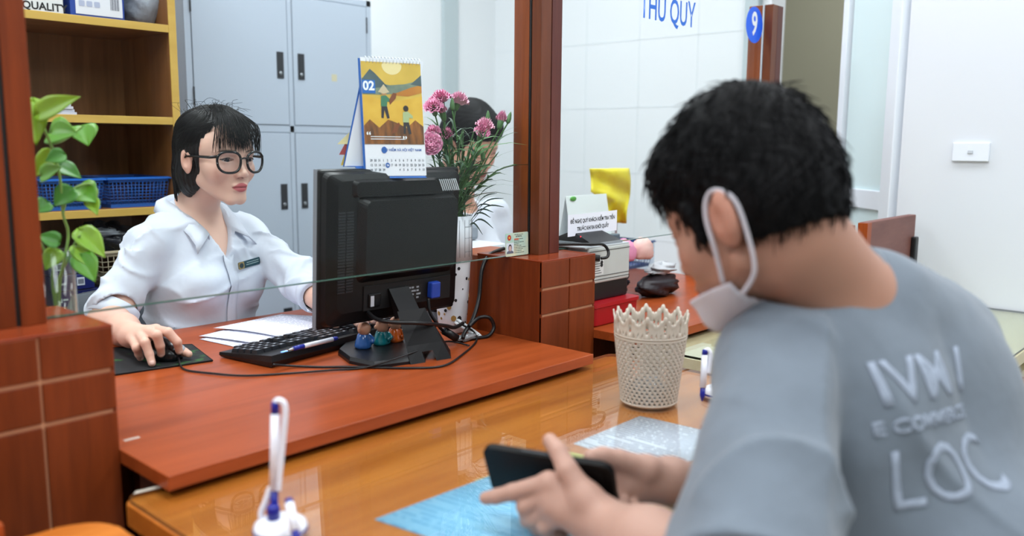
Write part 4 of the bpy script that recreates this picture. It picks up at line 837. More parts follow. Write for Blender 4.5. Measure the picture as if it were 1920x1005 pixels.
def hleaf(base, tip, nrm_, wd, m, droop=.25):
    base, tip = Vector(base), Vector(tip); ax = tip-base; L_ = ax.length; ax.normalize(); sd = ax.cross(Vector(nrm_)).normalized(); up = sd.cross(ax).normalized(); b = MB(); rings = []
    for i in range(11):
        f = i/10; w_ = wd*L_*(math.sin(PI*min(1, f**.62))*.95+.0) if f < 1 else .0005; w_ = max(w_, .0006)
        c = base+ax*L_*f-up*droop*L_*f*f
        rings.append([c+sd*w_*s_+up*(abs(s_)**1.3*w_*.32)+(-ax*L_*.10*abs(s_)**2*(1 if f < .25 else 0)) for s_ in (-1, -.66, -.33, 0, .33, .66, 1)])
    b.loft(rings, closed=False, cap=False); o = b.build('leaf', m, pot, True); o.modifiers.new('th', 'SOLIDIFY').thickness = .0006; return o
LV = [((70, 215), (142, 178), 1.25, .26, PL2), ((62, 190), (68, 268), 1.26, .3, PL2), ((95, 250), (140, 246), 1.30, .55, PL), ((152, 238), (165, 270), 1.33, .62, PL), ((100, 285), (64, 330), 1.3, .35, PL2), ((78, 330), (110, 312), 1.28, .4, PL),
      ((112, 310), (150, 330), 1.32, .3, PL3), ((135, 355), (100, 385), 1.3, .5, PL3), ((145, 355), (178, 375), 1.33, .6, PL), ((168, 372), (182, 400), 1.33, .35, PL2), ((90, 380), (65, 398), 1.29, .6, PL3), ((150, 432), (196, 478), 1.34, .32, PL2), ((145, 460), (175, 500), 1.33, .36, PL2), ((150, 480), (178, 525), 1.32, .4, PL), ((110, 455), (72, 440), 1.28, .5, PL3), ((108, 470), (84, 505), 1.29, .45, PL2), ((120, 290), (85, 300), 1.27, .5, PL3)]
vines = [[PV+V(.004, .006, .05), px(105, 560, d=1.31), px(118, 500, d=1.31), px(128, 440, d=1.31), px(118, 400, d=1.3), px(112, 330, d=1.29), px(95, 270, d=1.28), px(72, 220, d=1.26)],
         [PV+V(.0, -.006, .05), px(112, 540, d=1.32), px(130, 480, d=1.33), px(150, 440, d=1.33)], [px(95, 270, d=1.28), px(120, 262, d=1.3), px(152, 238, d=1.33)], [px(118, 400, d=1.3), px(130, 360, d=1.31), px(165, 345, d=1.33), px(182, 360, d=1.33), px(170, 395, d=1.33)], [PV+V(.01, 0, .05), px(100, 545, d=1.3), px(98, 500, d=1.29), px(75, 455, d=1.28)]]
for v_ in vines:
    MB().tube(spline(v_, 7), .0021, 7).build('stem', PST, pot, True)
for (a, c, d_, wd, m) in LV:
    p0, p1 = px(*a, d=d_), px(*c, d=d_-.015); hleaf(p0, p1, (CAM_LOC-p0)*.8+V(0, 0, .6), wd, m, .12)
# ================================================================== banknote counter on its red box, in window two
RB0 = V(1.546, 1.16, TOPZ)
t = thing('red_box', 'red plastic box under the banknote counter', 'box', (1.642, 1.25, TOPZ)); RM = mat('red_plastic', 'a3121c', .35)
b = MB(); b.loft([[(p[0], p[1], z_) for p in rrect(w_, d_, .015, 5)] for w_, d_, z_ in ((.172, .165, 0), (.178, .172, .004), (.184, .178, .044), (.19, .184, .046), (.19, .184, .054), (.18, .174, .054))], smooth=False); b.build('body', RM, t)
mc = thing('banknote_counter', 'silver and black banknote counting machine on the red box', 'machine', (1.638, 1.262, TOPZ+.0545)); SIL = mat('machine_silver', 'b9bdba', .38, var=(20, .06)); 
MB().box((-.088, -.07, 0), (.088, .075, .05), .004).build('lower_body', BLACK, mc); MB().box((-.075, -.073, .042), (.09, .075, .128), .004).build('housing', SIL, mc); MB().box((-.088, -.06, .02), (-.076, .07, .118), .006).build('side_cheek', BLACK, mc)
for z_, nm in ((.118, 'seam'), (.058, 'seam'), (.05, 'seam')): MB().box((-.074, -.0738, z_), (.0895, -.073, z_+.0015)).build(nm, mat('seam_dark', '4a4a48', .5), mc)
MB().box((-.06, -.0736, .062), (-.018, -.073, .1)).build('rating_plate', mat('plate_white', 'd6d8d8', .5), mc)
b = MB()
for k in range(6): b.box((-.056, -.074, .066+k*.0055), (-.056+.03-.004*(k % 3), -.0736, .0675+k*.0055))
b.build('rating_text', mat('seam_dark', '4a4a48', .5), mc)
b = MB(); b.m = frame((-.026, -.074, .088), (1, 0, 0), (0, 0, 1)); b.prism([(.0055*math.cos(a*PI/8)*(1 if a % 4 else .6), .008*math.sin(a*PI/8)) for a in range(16)], 0, .0004); b.build('mark', INK, mc)
MB().tube([V(-.062, -.0725, .105), V(-.052, -.088, .105)], [.009, .007], 12).build('socket', BLACKM, mc)
MB().box((-.086, -.072, .126), (.088, .074, .131), .002).build('top_plate', mat('top_grey', 'b0b6ba', .4), mc)
cable('black cable from the banknote counter curling over its top', [mc.location+V(-.055, -.093, .105), mc.location+V(-.04, -.1, .108), mc.location+V(-.034, -.097, .122), mc.location+V(-.045, -.09, .136), mc.location+V(-.075, -.08, .1385), mc.location+V(-.14, -.03, .1395), mc.location+V(-.17, .02, .1365)], .0036)
wd = thing('counter_display', 'black wedge shaped display on the banknote counter', 'display', (mc.location.x-.005, mc.location.y, mc.location.z+.1312))
b = MB(); b.loft([[(-.055, -.068, .006), (.07, -.068, .006), (.07, .06, .006), (-.055, .06, .006)], [(-.055, -.068, 0), (.07, -.068, 0), (.07, .06, 0), (-.055, .06, 0)]], smooth=False); b.build('base', mat('display_grey', '8e949a', .4), wd)
b = MB(); x0_, x1_ = -.053, .068; y0_, y1_ = -.066, .058
b.add([(x0_, y0_, .006), (x1_, y0_, .006), (x1_, y1_, .006), (x0_, y1_, .006), (x0_+.01, -.004, .029), (x1_-.01, -.004, .029), (x0_+.01, .004, .029), (x1_-.01, .004, .029)], [(3, 2, 1, 0), (0, 1, 5, 4), (4, 5, 7, 6), (6, 7, 2, 3), (0, 4, 6, 3), (1, 2, 7, 5)]); b.build('wedge', mat('display_black', '0c0d10', .35), wd)
b = MB(); b.sph((-.047, -.03, .019), .0016, 8, 6); b.build('red_lamp', mat('lamp_red', 'ff2030', .3, emit=(1, .05, .08), estr=2), wd)
# ------------------------------------------------------------------ things on the second clerk's desk
YB = 1.6
zz = TOPZ
a, b_ = px(1108, 318, Y=YB), px(1178, 412, Y=YB)
wb = MB(); nn = 14; vs_ = []; fs = []; rg = random.Random(3)
def bagp(u, v):
    x_ = 1105+73*u+(3*math.sin(5*v)); 
    y_ = 316+102*v
    kk = min(1, max(0, (v-.46)/.1)); x_ = 1105+73*(u+(.42*(1-u))*kk)+3*math.sin(5*v)
    d_ = 0.012*math.sin(7*u+3*v)+.01*math.sin(11*v-4*u)
    q = px(x_, y_, Y=YB+d_); return q
front = [[bagp(i/nn, j/nn) for i in range(nn+1)] for j in range(nn+1)]
for j in range(nn+1): vs_ += front[j]
for j in range(nn):
    for i in range(nn): k = j*(nn+1)+i; fs.append((k, k+1, k+nn+2, k+nn+1))
wb.add(vs_, fs, 0, True); o = world_build(wb, 'yellow_bag', 'yellow plastic bag hanging behind the right pane', 'bag', mat('bag_yellow', 'e6d530', .5, bump=(40, .3, .006), sss=.1)); o.modifiers.new('th', 'SOLIDIFY').thickness = .004
hookp = bagp(.7, 0)
t = thing('bag_holder', 'slim grey upright holding the yellow bag on the second desk', 'stand', (bagp(.8, .5).x, YB+.04, zz)); hb = bagp(.8, 0)
MB().tube([V(0, 0, .0), V(0, 0, hb.z-zz-.01)], .004, 8).build('rod', ALU, t); MB().lathe([(.03, 0), (.03, .006), (.005, .008)], 16).build('foot', ALU, t); MB().tube([V(0, 0, hb.z-zz-.01), V(0, -.03, hb.z-zz-.012)], .003, 8).build('hook', ALU, t)
# white tent calendar
a, b_ = px(1060, 368, Y=1.5), px(1134, 445, Y=1.5)
t = thing('tent_calendar', 'white blank backed tent calendar beside the yellow bag', 'calendar', ((a.x+b_.x)/2, 1.5, zz)); w_ = (b_.x-a.x)/2; h_ = a.z-zz
for s_, nm in ((-1, 'front_leaf'), (1, 'rear_leaf')):
    b = MB(); b.loft([[(-w_, s_*.05, .001), (w_, s_*.05, .001), (w_, s_*.052, .001), (-w_, s_*.052, .001)], [(-w_, 0, h_), (w_, 0, h_), (w_, s_*.002, h_), (-w_, s_*.002, h_)]], smooth=False); b.build(nm, mat('tent_white', 'e6eced', .5), t)
b = MB(); b.sph((-w_*.7, -.006, h_-.008), (.014, .004, .007), 10, 8); b.build('green_motif', mat('motif_green', '4f9a3a', .5), t); MB().box((w_-.0005, -.03, .0), (w_+.001, .03, h_*.5)).build('grey_edge', mat('edge_grey', '8b98a4', .5), t)
# blue trays
a, b_ = px(1048, 432, Y=1.42), px(1140, 462, Y=1.42)
lattice_basket('low blue tray behind the paper notice', a.x, px(1150, 450, Y=1.42).x, 1.42, 1.6, zz, .075, mat('tray_blue', '2b62cc', .4), 'desk_tray', 'trays on the second desk', (14, 5))
a, b_ = px(1135, 415, Y=1.64), px(1226, 440, Y=1.64)
lattice_basket('dark blue tray under the yellow bag', a.x+.02, b_.x, 1.64, 1.8, zz, .09, mat('tray_navy', '24417e', .4), 'desk_tray', 'trays on the second desk', (14, 5))
# pink pouches on a low pale carton
world_build(MB().box((1.60, 1.37, zz), (1.68, 1.415, zz+.11), .002), 'small_carton', 'small pale carton behind the banknote counter', 'carton', mat('carton_pale', 'c9c3b6', .6))
world_build(MB().box((1.72, 1.38, zz), (1.875, 1.55, zz+.11), .002), 'paper_carton', 'pale carton of papers carrying the pink pouches', 'carton', mat('carton_white', 'c6c8d2', .6))
for k, (x_, y_, d_, r_, c_, lb) in enumerate(((1095, 448, 2.05, (.03, .02, .02), 'd89ab4', 'small pink pouch left of the banknote counter display'), (1130, 440, 2.1, (.03, .02, .022), 'cfa0a8', 'pale pink pouch behind the banknote counter'), (1168, 452, 2.3, (.05, .03, .03), 'dd8fb0', 'bright pink pouch right of the display'), (1205, 448, 2.35, (.032, .03, .03), 'e0b8b0', 'peach coloured pouch in the clear acrylic box'))):
    p = px(x_, y_, d=d_); 
    b = blob((p.x, p.y, zz+.128), (r_[0], r_[1], r_[2]+.01), .12, 30+k, 20, 12, flat=zz+.1105); world_build(b, 'fabric_pouch', lb, 'pouch', mat('pouch_'+c_, c_, .6), 'pouches on the second desk')
# acrylic box with papers, dark bag
a = px(1200, 450, Y=1.36); b_ = px(1292, 555, Y=1.36)
t = thing('acrylic_box', 'clear acrylic box with papers right of the banknote counter', 'box', (1.98, 1.42, zz)); AC = clear_glass('acrylic', (.93, .95, .97), 1.0)
for nm, lo, hi in (('front_wall', (-.1, -.075, 0), (.1, -.072, .15)), ('rear_wall', (-.1, .072, 0), (.1, .075, .15)), ('side_wall', (-.1, -.072, 0), (-.097, .072, .15)), ('side_wall', (.097, -.072, 0), (.1, .072, .15))): MB().box(lo, hi).build(nm, AC, t)
MB().box((-.1, -.075, .149), (.1, -.072, .1515)).build('bright_edge', mat('edge_pale', 'c3ccd0', .2), t); MB().box((-.1015, -.0765, 0), (-.0985, -.0735, .15)).build('bright_edge', mat('edge_pale', 'c3ccd0', .2), t)
sheet('paper form standing on edge inside the acrylic box', [V(1.9, 1.40, zz+.002), V(1.95, 1.40, zz+.002), V(1.95, 1.42, zz+.13), V(1.9, 1.42, zz+.13)], 0, None, 'paper_form', PRP)
world_build(MB().box((1.99, 1.46, zz+.0005), (2.07, 1.485, zz+.16), .003), 'grey_folder', 'grey folder standing in the acrylic box', 'folder', mat('folder_grey', '66737f', .5))
world_build(blob((1.935, 1.375, zz+.035), (.05, .022, .035), .2, 41, flat=zz+.001), 'dark_cloth', 'dark grey cloth bundle by the acrylic box', 'cloth', mat('cloth_dark', '3c4048', .7))
world_build(blob((2.03, 1.30, zz+.03), (.09, .04, .032), .16, 42, flat=zz+.001), 'black_purse', 'dark purse lying in front of the acrylic box', 'purse', mat('purse_dark', '2a2529', .4))
world_build(blob((2.05, 1.30, zz+.075), (.055, .03, .016), .3, 43), 'tissue_wad', 'pale crumpled wrap lying on the dark purse', 'wrap', mat('wrap_pale', 'b9bcc0', .5))
# white printer edge by the second clerk
pA = px(900, 455, Y=1.62)
t = thing('desk_printer', 'white desk printer between the vase and the middle post', 'printer', (1.56, 1.66, TOPZ)); PWH = mat('printer_white', 'c6cad0', .4)
MB().box((-.14, -.1, 0), (.12, .12, .1), .004).build('base', mat('printer_black', '16171a', .4), t); MB().box((-.145, -.105, .1), (.125, .125, .155), .01).build('cover', PWH, t); MB().box((.04, .0, .155), (.12, .1, .2), .01).build('paper_support', mat('printer_grey', '8b929c', .4), t)
# ================================================================== customer's table: basket, pens, papers
BS = V(1.232, .80, YZ)
t = thing('lace_basket', 'cream plastic lace pattern basket on the honey coloured table', 'basket', BS); LB_ = mat('cream_plastic', 'bfb4a6', .4)
Hb = .163; r_b, r_t = .0475, .066
def bp(u, v, off=0): a = u*2*PI; r_ = r_b+(r_t-r_b)*v+off; return V(r_*math.cos(a), r_*math.sin(a), Hb*v)
b = MB(); nr, nc = 18, 36; v0, v1 = .03, .72
for i in range(nr):
    for j in range(nc):
        ua = (j+(.5 if i % 2 else 0))/nc; du = 1/nc; va = v0+(v1-v0)*i/nr; dv_ = (v1-v0)/nr
        outer = [(0, 0), (.5, 0), (1, 0), (1, .5), (1, 1), (.5, 1), (0, 1), (0, .5)]; inner = [(.24, .24), (.5, .16), (.76, .24), (.8, .5), (.7, .8), (.5, .88), (.3, .8), (.2, .5)]
        vs_ = [bp(ua+du*x_, va+dv_*y_) for x_, y_ in outer]+[bp(ua+du*x_, va+dv_*y_, .0008) for x_, y_ in inner]
        b.add(vs_, [(k, (k+1) % 8, 8+(k+1) % 8, 8+k) for k in range(8)], 0, True)
lat = b.build('lattice', LB_, t); lat['kind'] = 'stuff'; sm_ = lat.modifiers.new('th', 'SOLIDIFY'); sm_.thickness = .0022; sm_.offset = 0
b = MB(); n_ = 13
NS = n_*24; rings = []
def ztop(u): f = (u*n_) % 1; tri = 1-abs(2*f-1); return .885+.11*tri+.01*math.sin(tri*PI*5)
for s_ in range(7):
    rings.append([bp(k/NS, .72+(ztop(k/NS)-.72)*s_/6, .0003+.0012*math.sin(s_)) for k in range(NS)])
b.loft(rings, cap=False); o = b.build('scalloped_rim', LB_, t); sm_ = o.modifiers.new('th', 'SOLIDIFY'); sm_.thickness = .0022
bmx = bmesh.new(); bmx.from_mesh(o.data)    # punched holes in the rim
dele = []
for f in bmx.faces:
    c = f.calc_center_median(); u = (math.atan2(c.y, c.x)/(2*PI)) % 1; v = c.z/Hb
    f1 = (u*n_) % 1
    if (abs(f1-.5) < .09 and .82 < v < .89) or (abs(f1-.25) < .05 and .76 < v < .8) or (abs(f1-.75) < .05 and .76 < v < .8) or (abs(f1-.0) < .05 and .78 < v < .82) or (f1 > .95 and .78 < v < .82): dele.append(f)
bmesh.ops.delete(bmx, geom=dele, context='FACES'); bmx.to_mesh(o.data); bmx.free()
MB().lathe([(.0005, .0005), (r_b, .0005), (r_b+.0015, .006), (r_b-.001, .006), (r_b-.002, .0025), (.0005, .0025)], 48).build('base', LB_, t)
b = MB()
for v in (.025, .725, .755): b = MB(); b.tube([bp(k/60, v, .0006) for k in range(61)], .0016, 6); b.build('bead_band', LB_, t)
world_build(blob((BS.x, BS.y, YZ+.022), (.035, .03, .018), .3, 77), 'clear_wrapper', 'crumpled clear wrapper lying in the lace basket', 'wrapper', mat('clear_plastic', 'cfd4d8', .12, trans=.7))
# pens on adhesive stands
def pen_stand(loc, label, extra=True, rz=0):
    t = thing('pen_stand', label, 'pen stand', loc, rz); PWm = mat('stand_white', 'e2e4ee', .3); PBm = mat('pen_navy', '131c86', .3)
    MB().lathe([(.0005, 0), (.03, 0), (.031, .004), (.029, .012), (.02, .017), (.0005, .018)], 32).build('base', PWm, t)
    MB().lathe([(.0312, .004), (.0316, .0055), (.0308, .007)], 32, cap=False).build('blue_ring', PBm, t)
    MB().lathe([(.007, .016), (.0075, .03), (.006, .034)], 16, (-.006, .004, 0)).build('socket', PBm, t)
    return t
pb = px(520, 1000, z=YZ+.01)
ps = pen_stand(V(.507, .822, YZ), 'round white pen stand with blue socket at the front left')
def desk_pen(base, top, label, strap_pts=None, cap=True):
    base, top = Vector(base), Vector(top); d = top-base; t = thing('counter_pen', label, 'pen', base); PBm = mat('pen_navy', '131c86', .3); PWm = mat('stand_white', 'e2e4ee', .3); q = lambda f: d*f
    MB().tube([q(-.12), q(.0), q(.18)], [.0012, .0045, .0046], 12).build('grip', PBm, t); MB().tube([q(.18), q(.88)], [.0056, .0052], 14).build('barrel', PWm, t); MB().tube([q(.88), q(.985), q(1)], [.005, .0046, .003], 12).build('cap', PBm, t)
    if strap_pts: MB().tube(spline([Vector(p)-base for p in strap_pts], 8), .0038, 8).build('strap', PWm, t)
    return t
dp = .985
b0, t0 = px(514, 955, d=dp), px(516, 752, d=dp)
desk_pen(b0, t0, 'white and blue counter pen standing upright on its strap, foreground', [px(514, 758, d=dp), px(521, 751, d=dp), px(532, 756, d=dp), px(535, 775, d=dp), px(531, 820, d=dp), px(526, 870, d=dp), px(521, 920, d=dp)])
MB().tube(spline([px(507, 915, d=dp)-ps.location, px(498, 940, d=dp)-ps.location, px(489, 965, d=dp)-ps.location, px(497, 985, d=dp)-ps.location, px(505, 1000, d=dp)-ps.location], 8), .0035, 8).build('coiled_strap', mat('stand_white', 'e2e4ee', .3), ps)
b0, t0 = px(556, 1010, d=.93), px(541, 935, d=.955)
desk_pen(b0, t0, 'shorter white counter pen with blue cap leaning in the stand')
p2 = px(1318, 700, d=1.45)
ps2 = pen_stand(V(px(1348, 742, z=YZ).x, px(1348, 742, z=YZ).y, YZ), 'round pen stand hidden behind the shoulder of the man')
desk_pen(px(1317, 742, d=1.43), px(1322, 655, d=1.43), 'white and blue counter pen beside the shoulder of the man', [px(1321, 658, d=1.43), px(1328, 656, d=1.43), px(1332, 668, d=1.43), px(1328, 700, d=1.43)])
# documents under the glass
zu = YZ-.0054
def A4(label, c4, m, name='document'):
    return sheet(label, c4, 0, None, name, m, nn=2)
DOCW = printed('doc_white', 'e4e4f6', '8286a8', 120, 150, (.13, .135), .38, .38); DOCB = printed('doc_blue', '93c8ee', '74b0de', 90, 90, (.14, .2), .42, .45)
wA = [px(1200, 780, z=zu), px(1330, 805, z=zu), px(1250, 880, z=zu), px(1075, 832, z=zu)]
A4('white printed form under the table glass beside the basket', [px(1075, 832, z=zu), px(1240, 884, z=zu), px(1400, 825, z=zu), px(1200, 780, z=zu)], DOCW)
A4('blue printed leaflet under the table glass below the phone', [px(702, 974, z=zu), px(1005, 1075, z=zu), px(1290, 985, z=zu), px(925, 890, z=zu)], DOCB)
A4('yellow sheet under the glass peeping out behind the blue leaflet', [px(890, 901, z=zu-.0003), px(1240, 1000, z=zu-.0003), px(1420, 930, z=zu-.0003), px(1060, 845, z=zu-.0003)], mat('doc_yellow', 'd9cf6a', .6))
# ================================================================== people: signed-distance bodies turned into one mesh each
def rc(P, a, b, ra, rb):
    a = np.asarray(a, np.float32); b = np.asarray(b, np.float32); ba = b-a; pa = P-a; h = np.clip(pa @ ba/(ba @ ba), 0, 1)
    return np.linalg.norm(pa-h[:, None]*ba, axis=1)-(ra+(rb-ra)*h)
def el(P, c, r):
    q = P-np.asarray(c, np.float32); r = np.asarray(r, np.float32); k0 = np.linalg.norm(q/r, axis=1); k1 = np.linalg.norm(q/(r*r), axis=1)+1e-9
    return k0*(k0-1)/k1
def su(a, b, k): h = np.clip(.5+.5*(b-a)/k, 0, 1); return b+(a-b)*h-k*h*(1-h)
def sx(a, b, k): return -su(-a, b, k)            # a minus b, smooth
def chain(P, pts, rad, k=.004):
    d = None
    for i in range(len(pts)-1):
        e = rc(P, pts[i], pts[i+1], rad[i], rad[i+1]); d = e if d is None else su(d, e, k)
    return d
def surfnet(fn, lo, hi, h, B=6):
    lo = np.asarray(lo, np.float64); hi = np.asarray(hi, np.float64); nb = np.maximum(1, np.ceil((hi-lo)/h/B).astype(int)); n = nb*B+1
    def ev(Q):
        out = np.empty(len(Q), np.float32)
        for i in range(0, len(Q), 400000): out[i:i+400000] = fn(Q[i:i+400000].astype(np.float32))
        return out
    g = np.stack(np.meshgrid(*[np.arange(k) for k in nb], indexing='ij'), -1).reshape(-1, 3); cd = ev(lo+(g*B+B/2)*h)
    D = np.repeat(np.repeat(np.repeat(cd.reshape(nb), B, 0), B, 1), B, 2); D = np.pad(D, ((0, 1),)*3, mode='edge').astype(np.float32)
    act = g[np.abs(cd) < B*h*1.15+.004]
    off = np.stack(np.meshgrid(*[np.arange(B+1)]*3, indexing='ij'), -1).reshape(-1, 3)
    for i in range(0, len(act), 1500):
        idx = (act[i:i+1500, None, :]*B+off[None]).reshape(-1, 3); D[idx[:, 0], idx[:, 1], idx[:, 2]] = ev(lo+idx*h)
    s = D < 0; c = np.zeros(tuple(k-1 for k in D.shape), np.int8)
    for dx in (0, 1):
        for dy in (0, 1):
            for dz in (0, 1): c += s[dx:D.shape[0]-1+dx, dy:D.shape[1]-1+dy, dz:D.shape[2]-1+dz]
    cells = np.argwhere((c > 0) & (c < 8)); K = len(cells); vid = np.full(c.shape, -1, np.int64); vid[cells[:, 0], cells[:, 1], cells[:, 2]] = np.arange(K)
    acc = np.zeros((K, 3)); cnt = np.zeros(K); cor = [(x, y, z) for x in (0, 1) for y in (0, 1) for z in (0, 1)]
    cv = {q: D[cells[:, 0]+q[0], cells[:, 1]+q[1], cells[:, 2]+q[2]] for q in cor}
    for q in cor:
        for a in range(3):
            if q[a] == 0:
                p = list(q); p[a] = 1; p = tuple(p); d0, d1 = cv[q], cv[p]; m = (d0 < 0) != (d1 < 0); t = np.where(m, d0/np.where(m, d0-d1, 1), 0)
                pos = np.tile(np.array(q, float), (K, 1)); pos[:, a] += t; acc += pos*m[:, None]; cnt += m
    Vv = lo+(cells+acc/np.maximum(cnt, 1)[:, None])*h; Q = []
    for a in range(3):
        b1, b2 = (a+1) % 3, (a+2) % 3; s0 = np.take(s, range(0, s.shape[a]-1), axis=a); s1 = np.take(s, range(1, s.shape[a]), axis=a)
        e = np.argwhere(s0 != s1); e = e[(e[:, b1] > 0) & (e[:, b2] > 0) & (e[:, b1] < c.shape[b1]) & (e[:, b2] < c.shape[b2])]
        if len(e) == 0: continue
        fl = s0[e[:, 0], e[:, 1], e[:, 2]]; cs = []
        for (o1, o2) in ((-1, -1), (0, -1), (0, 0), (-1, 0)):
            f = e.copy(); f[:, b1] += o1; f[:, b2] += o2; cs.append(vid[f[:, 0], f[:, 1], f[:, 2]])
        cs = np.stack(cs, 1); cs[~fl] = cs[~fl][:, ::-1]; Q.append(cs[(cs >= 0).all(1)])
    return Vv, np.concatenate(Q)
def np_mesh(name, V_, Q_, smooth=True):
    me = bpy.data.meshes.new(name); me.vertices.add(len(V_)); me.vertices.foreach_set('co', np.asarray(V_, np.float32).ravel()); n = len(Q_); k = Q_.shape[1]
    me.loops.add(n*k); me.loops.foreach_set('vertex_index', Q_.astype(np.int32).ravel()); me.polygons.add(n); me.polygons.foreach_set('loop_start', np.arange(n, dtype=np.int32)*k)
    me.polygons.foreach_set('use_smooth', np.full(n, smooth)); me.update(calc_edges=True); me.validate(); return me
def join_np(parts):
    V_, Q_, o = [], [], 0
    for v, q in parts: V_.append(v); Q_.append(q+o); o += len(v)
    return np.concatenate(V_), np.concatenate(Q_)
def m3(M): return np.array([[M[i][j] for j in range(3)] for i in range(3)], np.float32)
class Fr:      # a local frame: to() brings world points in, out() brings them back
    def __init__(s, o, fwd, up=(0, 0, 1), sc=1.0):
        y = Vector(fwd).normalized(); z = Vector(up); z = (z-y*z.dot(y)).normalized(); x = y.cross(z); s.o = np.array(o, np.float32); s.R = np.array([x, y, z], np.float32); s.sc = sc
        s.M = Matrix(((x.x*sc, y.x*sc, z.x*sc, o[0]), (x.y*sc, y.y*sc, z.y*sc, o[1]), (x.z*sc, y.z*sc, z.z*sc, o[2]), (0, 0, 0, 1)))
    def to(s, P): return ((P-s.o) @ s.R.T)/s.sc
    def out(s, p): return tuple(s.M @ Vector(p))
    def outn(s, P): return (P*s.sc) @ s.R+s.o
def head_local(P, male=False, eyes=True):
    Q = P.copy(); Q[:, 0] = np.abs(Q[:, 0]); x, y, z = Q[:, 0], Q[:, 1], Q[:, 2]
    d = el(Q, (0, -.014, .030), (.0725, .094, .083)); d = su(d, el(Q, (0, .034, .03), (.058, .049, .052)), .03)
    d = su(d, el(Q, (0, .030, -.032), (.057 if male else .0535, .054, .064)), .025); d = su(d, el(Q, (.037, .05, -.027), (.026, .027, .026)), .02)
    jw = .055 if male else .043
    d = su(d, rc(Q, (jw, -.002, -.052), (.015, .066, -.093), .015, .013), .022); d = su(d, rc(Q, (0, .070, -.091), (.008, .069, -.091), .0145 if male else .0125, .012), .015)
    d = su(d, el(Q, (0, .066, -.06), (.029, .023, .027)), .015)
    d = su(d, rc(Q, (.014, .083, .018), (.045, .068, .018), .005, .005), .016)
    d = sx(d, el(Q, (.031, .099, .0), (.019, .015, .0115)), .012)
    d = su(d, rc(Q, (0, .082, .006), (0, .0995, -.028), .0055, .0075), .013); d = su(d, rc(Q, (0, .1, -.031), (0, .1005, -.030), .0085, .008), .006)
    d = su(d, el(Q, (.0108, .0925, -.0345), (.0072, .009, .0065)), .006); d = sx(d, el(Q, (.006, .0955, -.0405), (.0035, .005, .0022)), .003)
    if eyes:
        e = np.clip((x-.031)/.0148, -1, 1); ball = np.linalg.norm(Q-np.array((.031, .0695, .0), np.float32), axis=1)-.0142
        d = su(d, ball, .005); reg = np.maximum(np.maximum(z-(.0044*(1-e*e)+.0002), -.0034*(1-e*e)-z), .074-y); d = np.maximum(d, -np.maximum(reg, .0708-y))
        d = su(d, rc(Q, (.018, .083, .0035), (.044, .076, .004), .0018, .0018)+.001, .005)
    d = su(d, el(Q, (0, .086, -.0590), (.0205, .0085, .0058)), .005); d = su(d, el(Q, (0, .085, -.0690), (.0175, .0088, .0066)), .005); d = sx(d, el(Q, (0, .0955, -.0637), (.0225, .0055, .0010)), .002)
    eo = .006 if male else 0
    ear = el(Q, (.0735+eo*.6, -.013, -.008), (.0065+eo, .0165, .030)); ear = su(ear, el(Q, (.0775+eo*1.4, -.02, -.002), (.0055, .011, .025)), .006); ear = sx(ear, el(Q, (.0815+eo*1.8, -.009, -.006), (.0055, .0085, .016)), .004)
    return su(d, ear, .006)
SKINW = mat('skin_fair', 'd9b09c', .45, sss=.15, spec=.35); attr_color(SKINW); SKINM = mat('skin_tan', 'b98468', .5, sss=.12, spec=.3); attr_color(SKINM)
def sst(x, a, b): t = np.clip((x-a)/(b-a), 0, 1); return t*t*(3-2*t)
def face_colors(L, base, lips, male=False):
    c = np.tile(np.array(srgb(base)[:3]), (len(L), 1)); x = np.abs(L[:, 0]); y, z = L[:, 1], L[:, 2]
    def mix(m, h, s=1.0):
        nonlocal c; m = (m*s)[:, None]; c = c*(1-m)+np.array(srgb(h)[:3])*m
    fr = sst(y, .04, .06)
    mix(np.exp(-(((x-.04)/.022)**2+((z+.03)/.018)**2))*fr, 'd08a7c', .35)
    q = ((x/.0215)**2+((z+.0640)/(.0118*(1-.35*np.clip(x/.021, 0, 1)**2)))**2); mix((1-sst(q, .7, 1.05))*(y > .07), lips, .95)
    mix(np.exp(-((z+.0637)/.0012)**2)*(x < .021)*(y > .07), '5a2528', .7)
    bz = .0195+.003*np.sin(np.clip((x-.012)/.04, 0, 1)*PI)-.08*np.clip(x-.042, 0, 1); th_ = .0030*(1-.55*np.clip((x-.02)/.034, 0, 1)); mix(np.exp(-((z-bz)/th_)**2)*sst(x, .011, .015)*(1-sst(x, .048, .054))*fr, '1d1718', .92)
    mix(np.exp(-((z-.0052*(1-np.clip((x-.031)/.016, -1, 1)**2)-.0003)/.0011)**2)*(np.abs(x-.031) < .0155)*(y > .06), '231819', .85)
    mix(np.exp(-(((x-.031)/.02)**2+((z-.008)/.007)**2))*fr, 'a06f62', .35)
    mix(np.exp(-(((x-.006)/.003)**2+((z+.041)/.002)**2))*(y > .085), '5b3028', .8)
    ex = (x > .068)*(np.abs(z+.006) < .04); mix(ex.astype(float), 'cf8b78', .3)
    return c
def strands(paths, r, name, m, parent, n=3):
    b = MB()
    for p in paths: b.tube(p, [r]*(len(p)-1)+[r*.3], n, cap=False)
    return b.build(name, m, parent, True)
HAIRB = mat('hair_black', '0a0a0c', .42, spec=.35); HAIRM = mat('hair_black_short', '050507', .6, spec=.15)
WHSH = mat('shirt_white', 'cbd1de', .75, sheen=.1, bump=(14, .25, .02)); NAVT = mat('trousers_dark', '1d2026', .8)
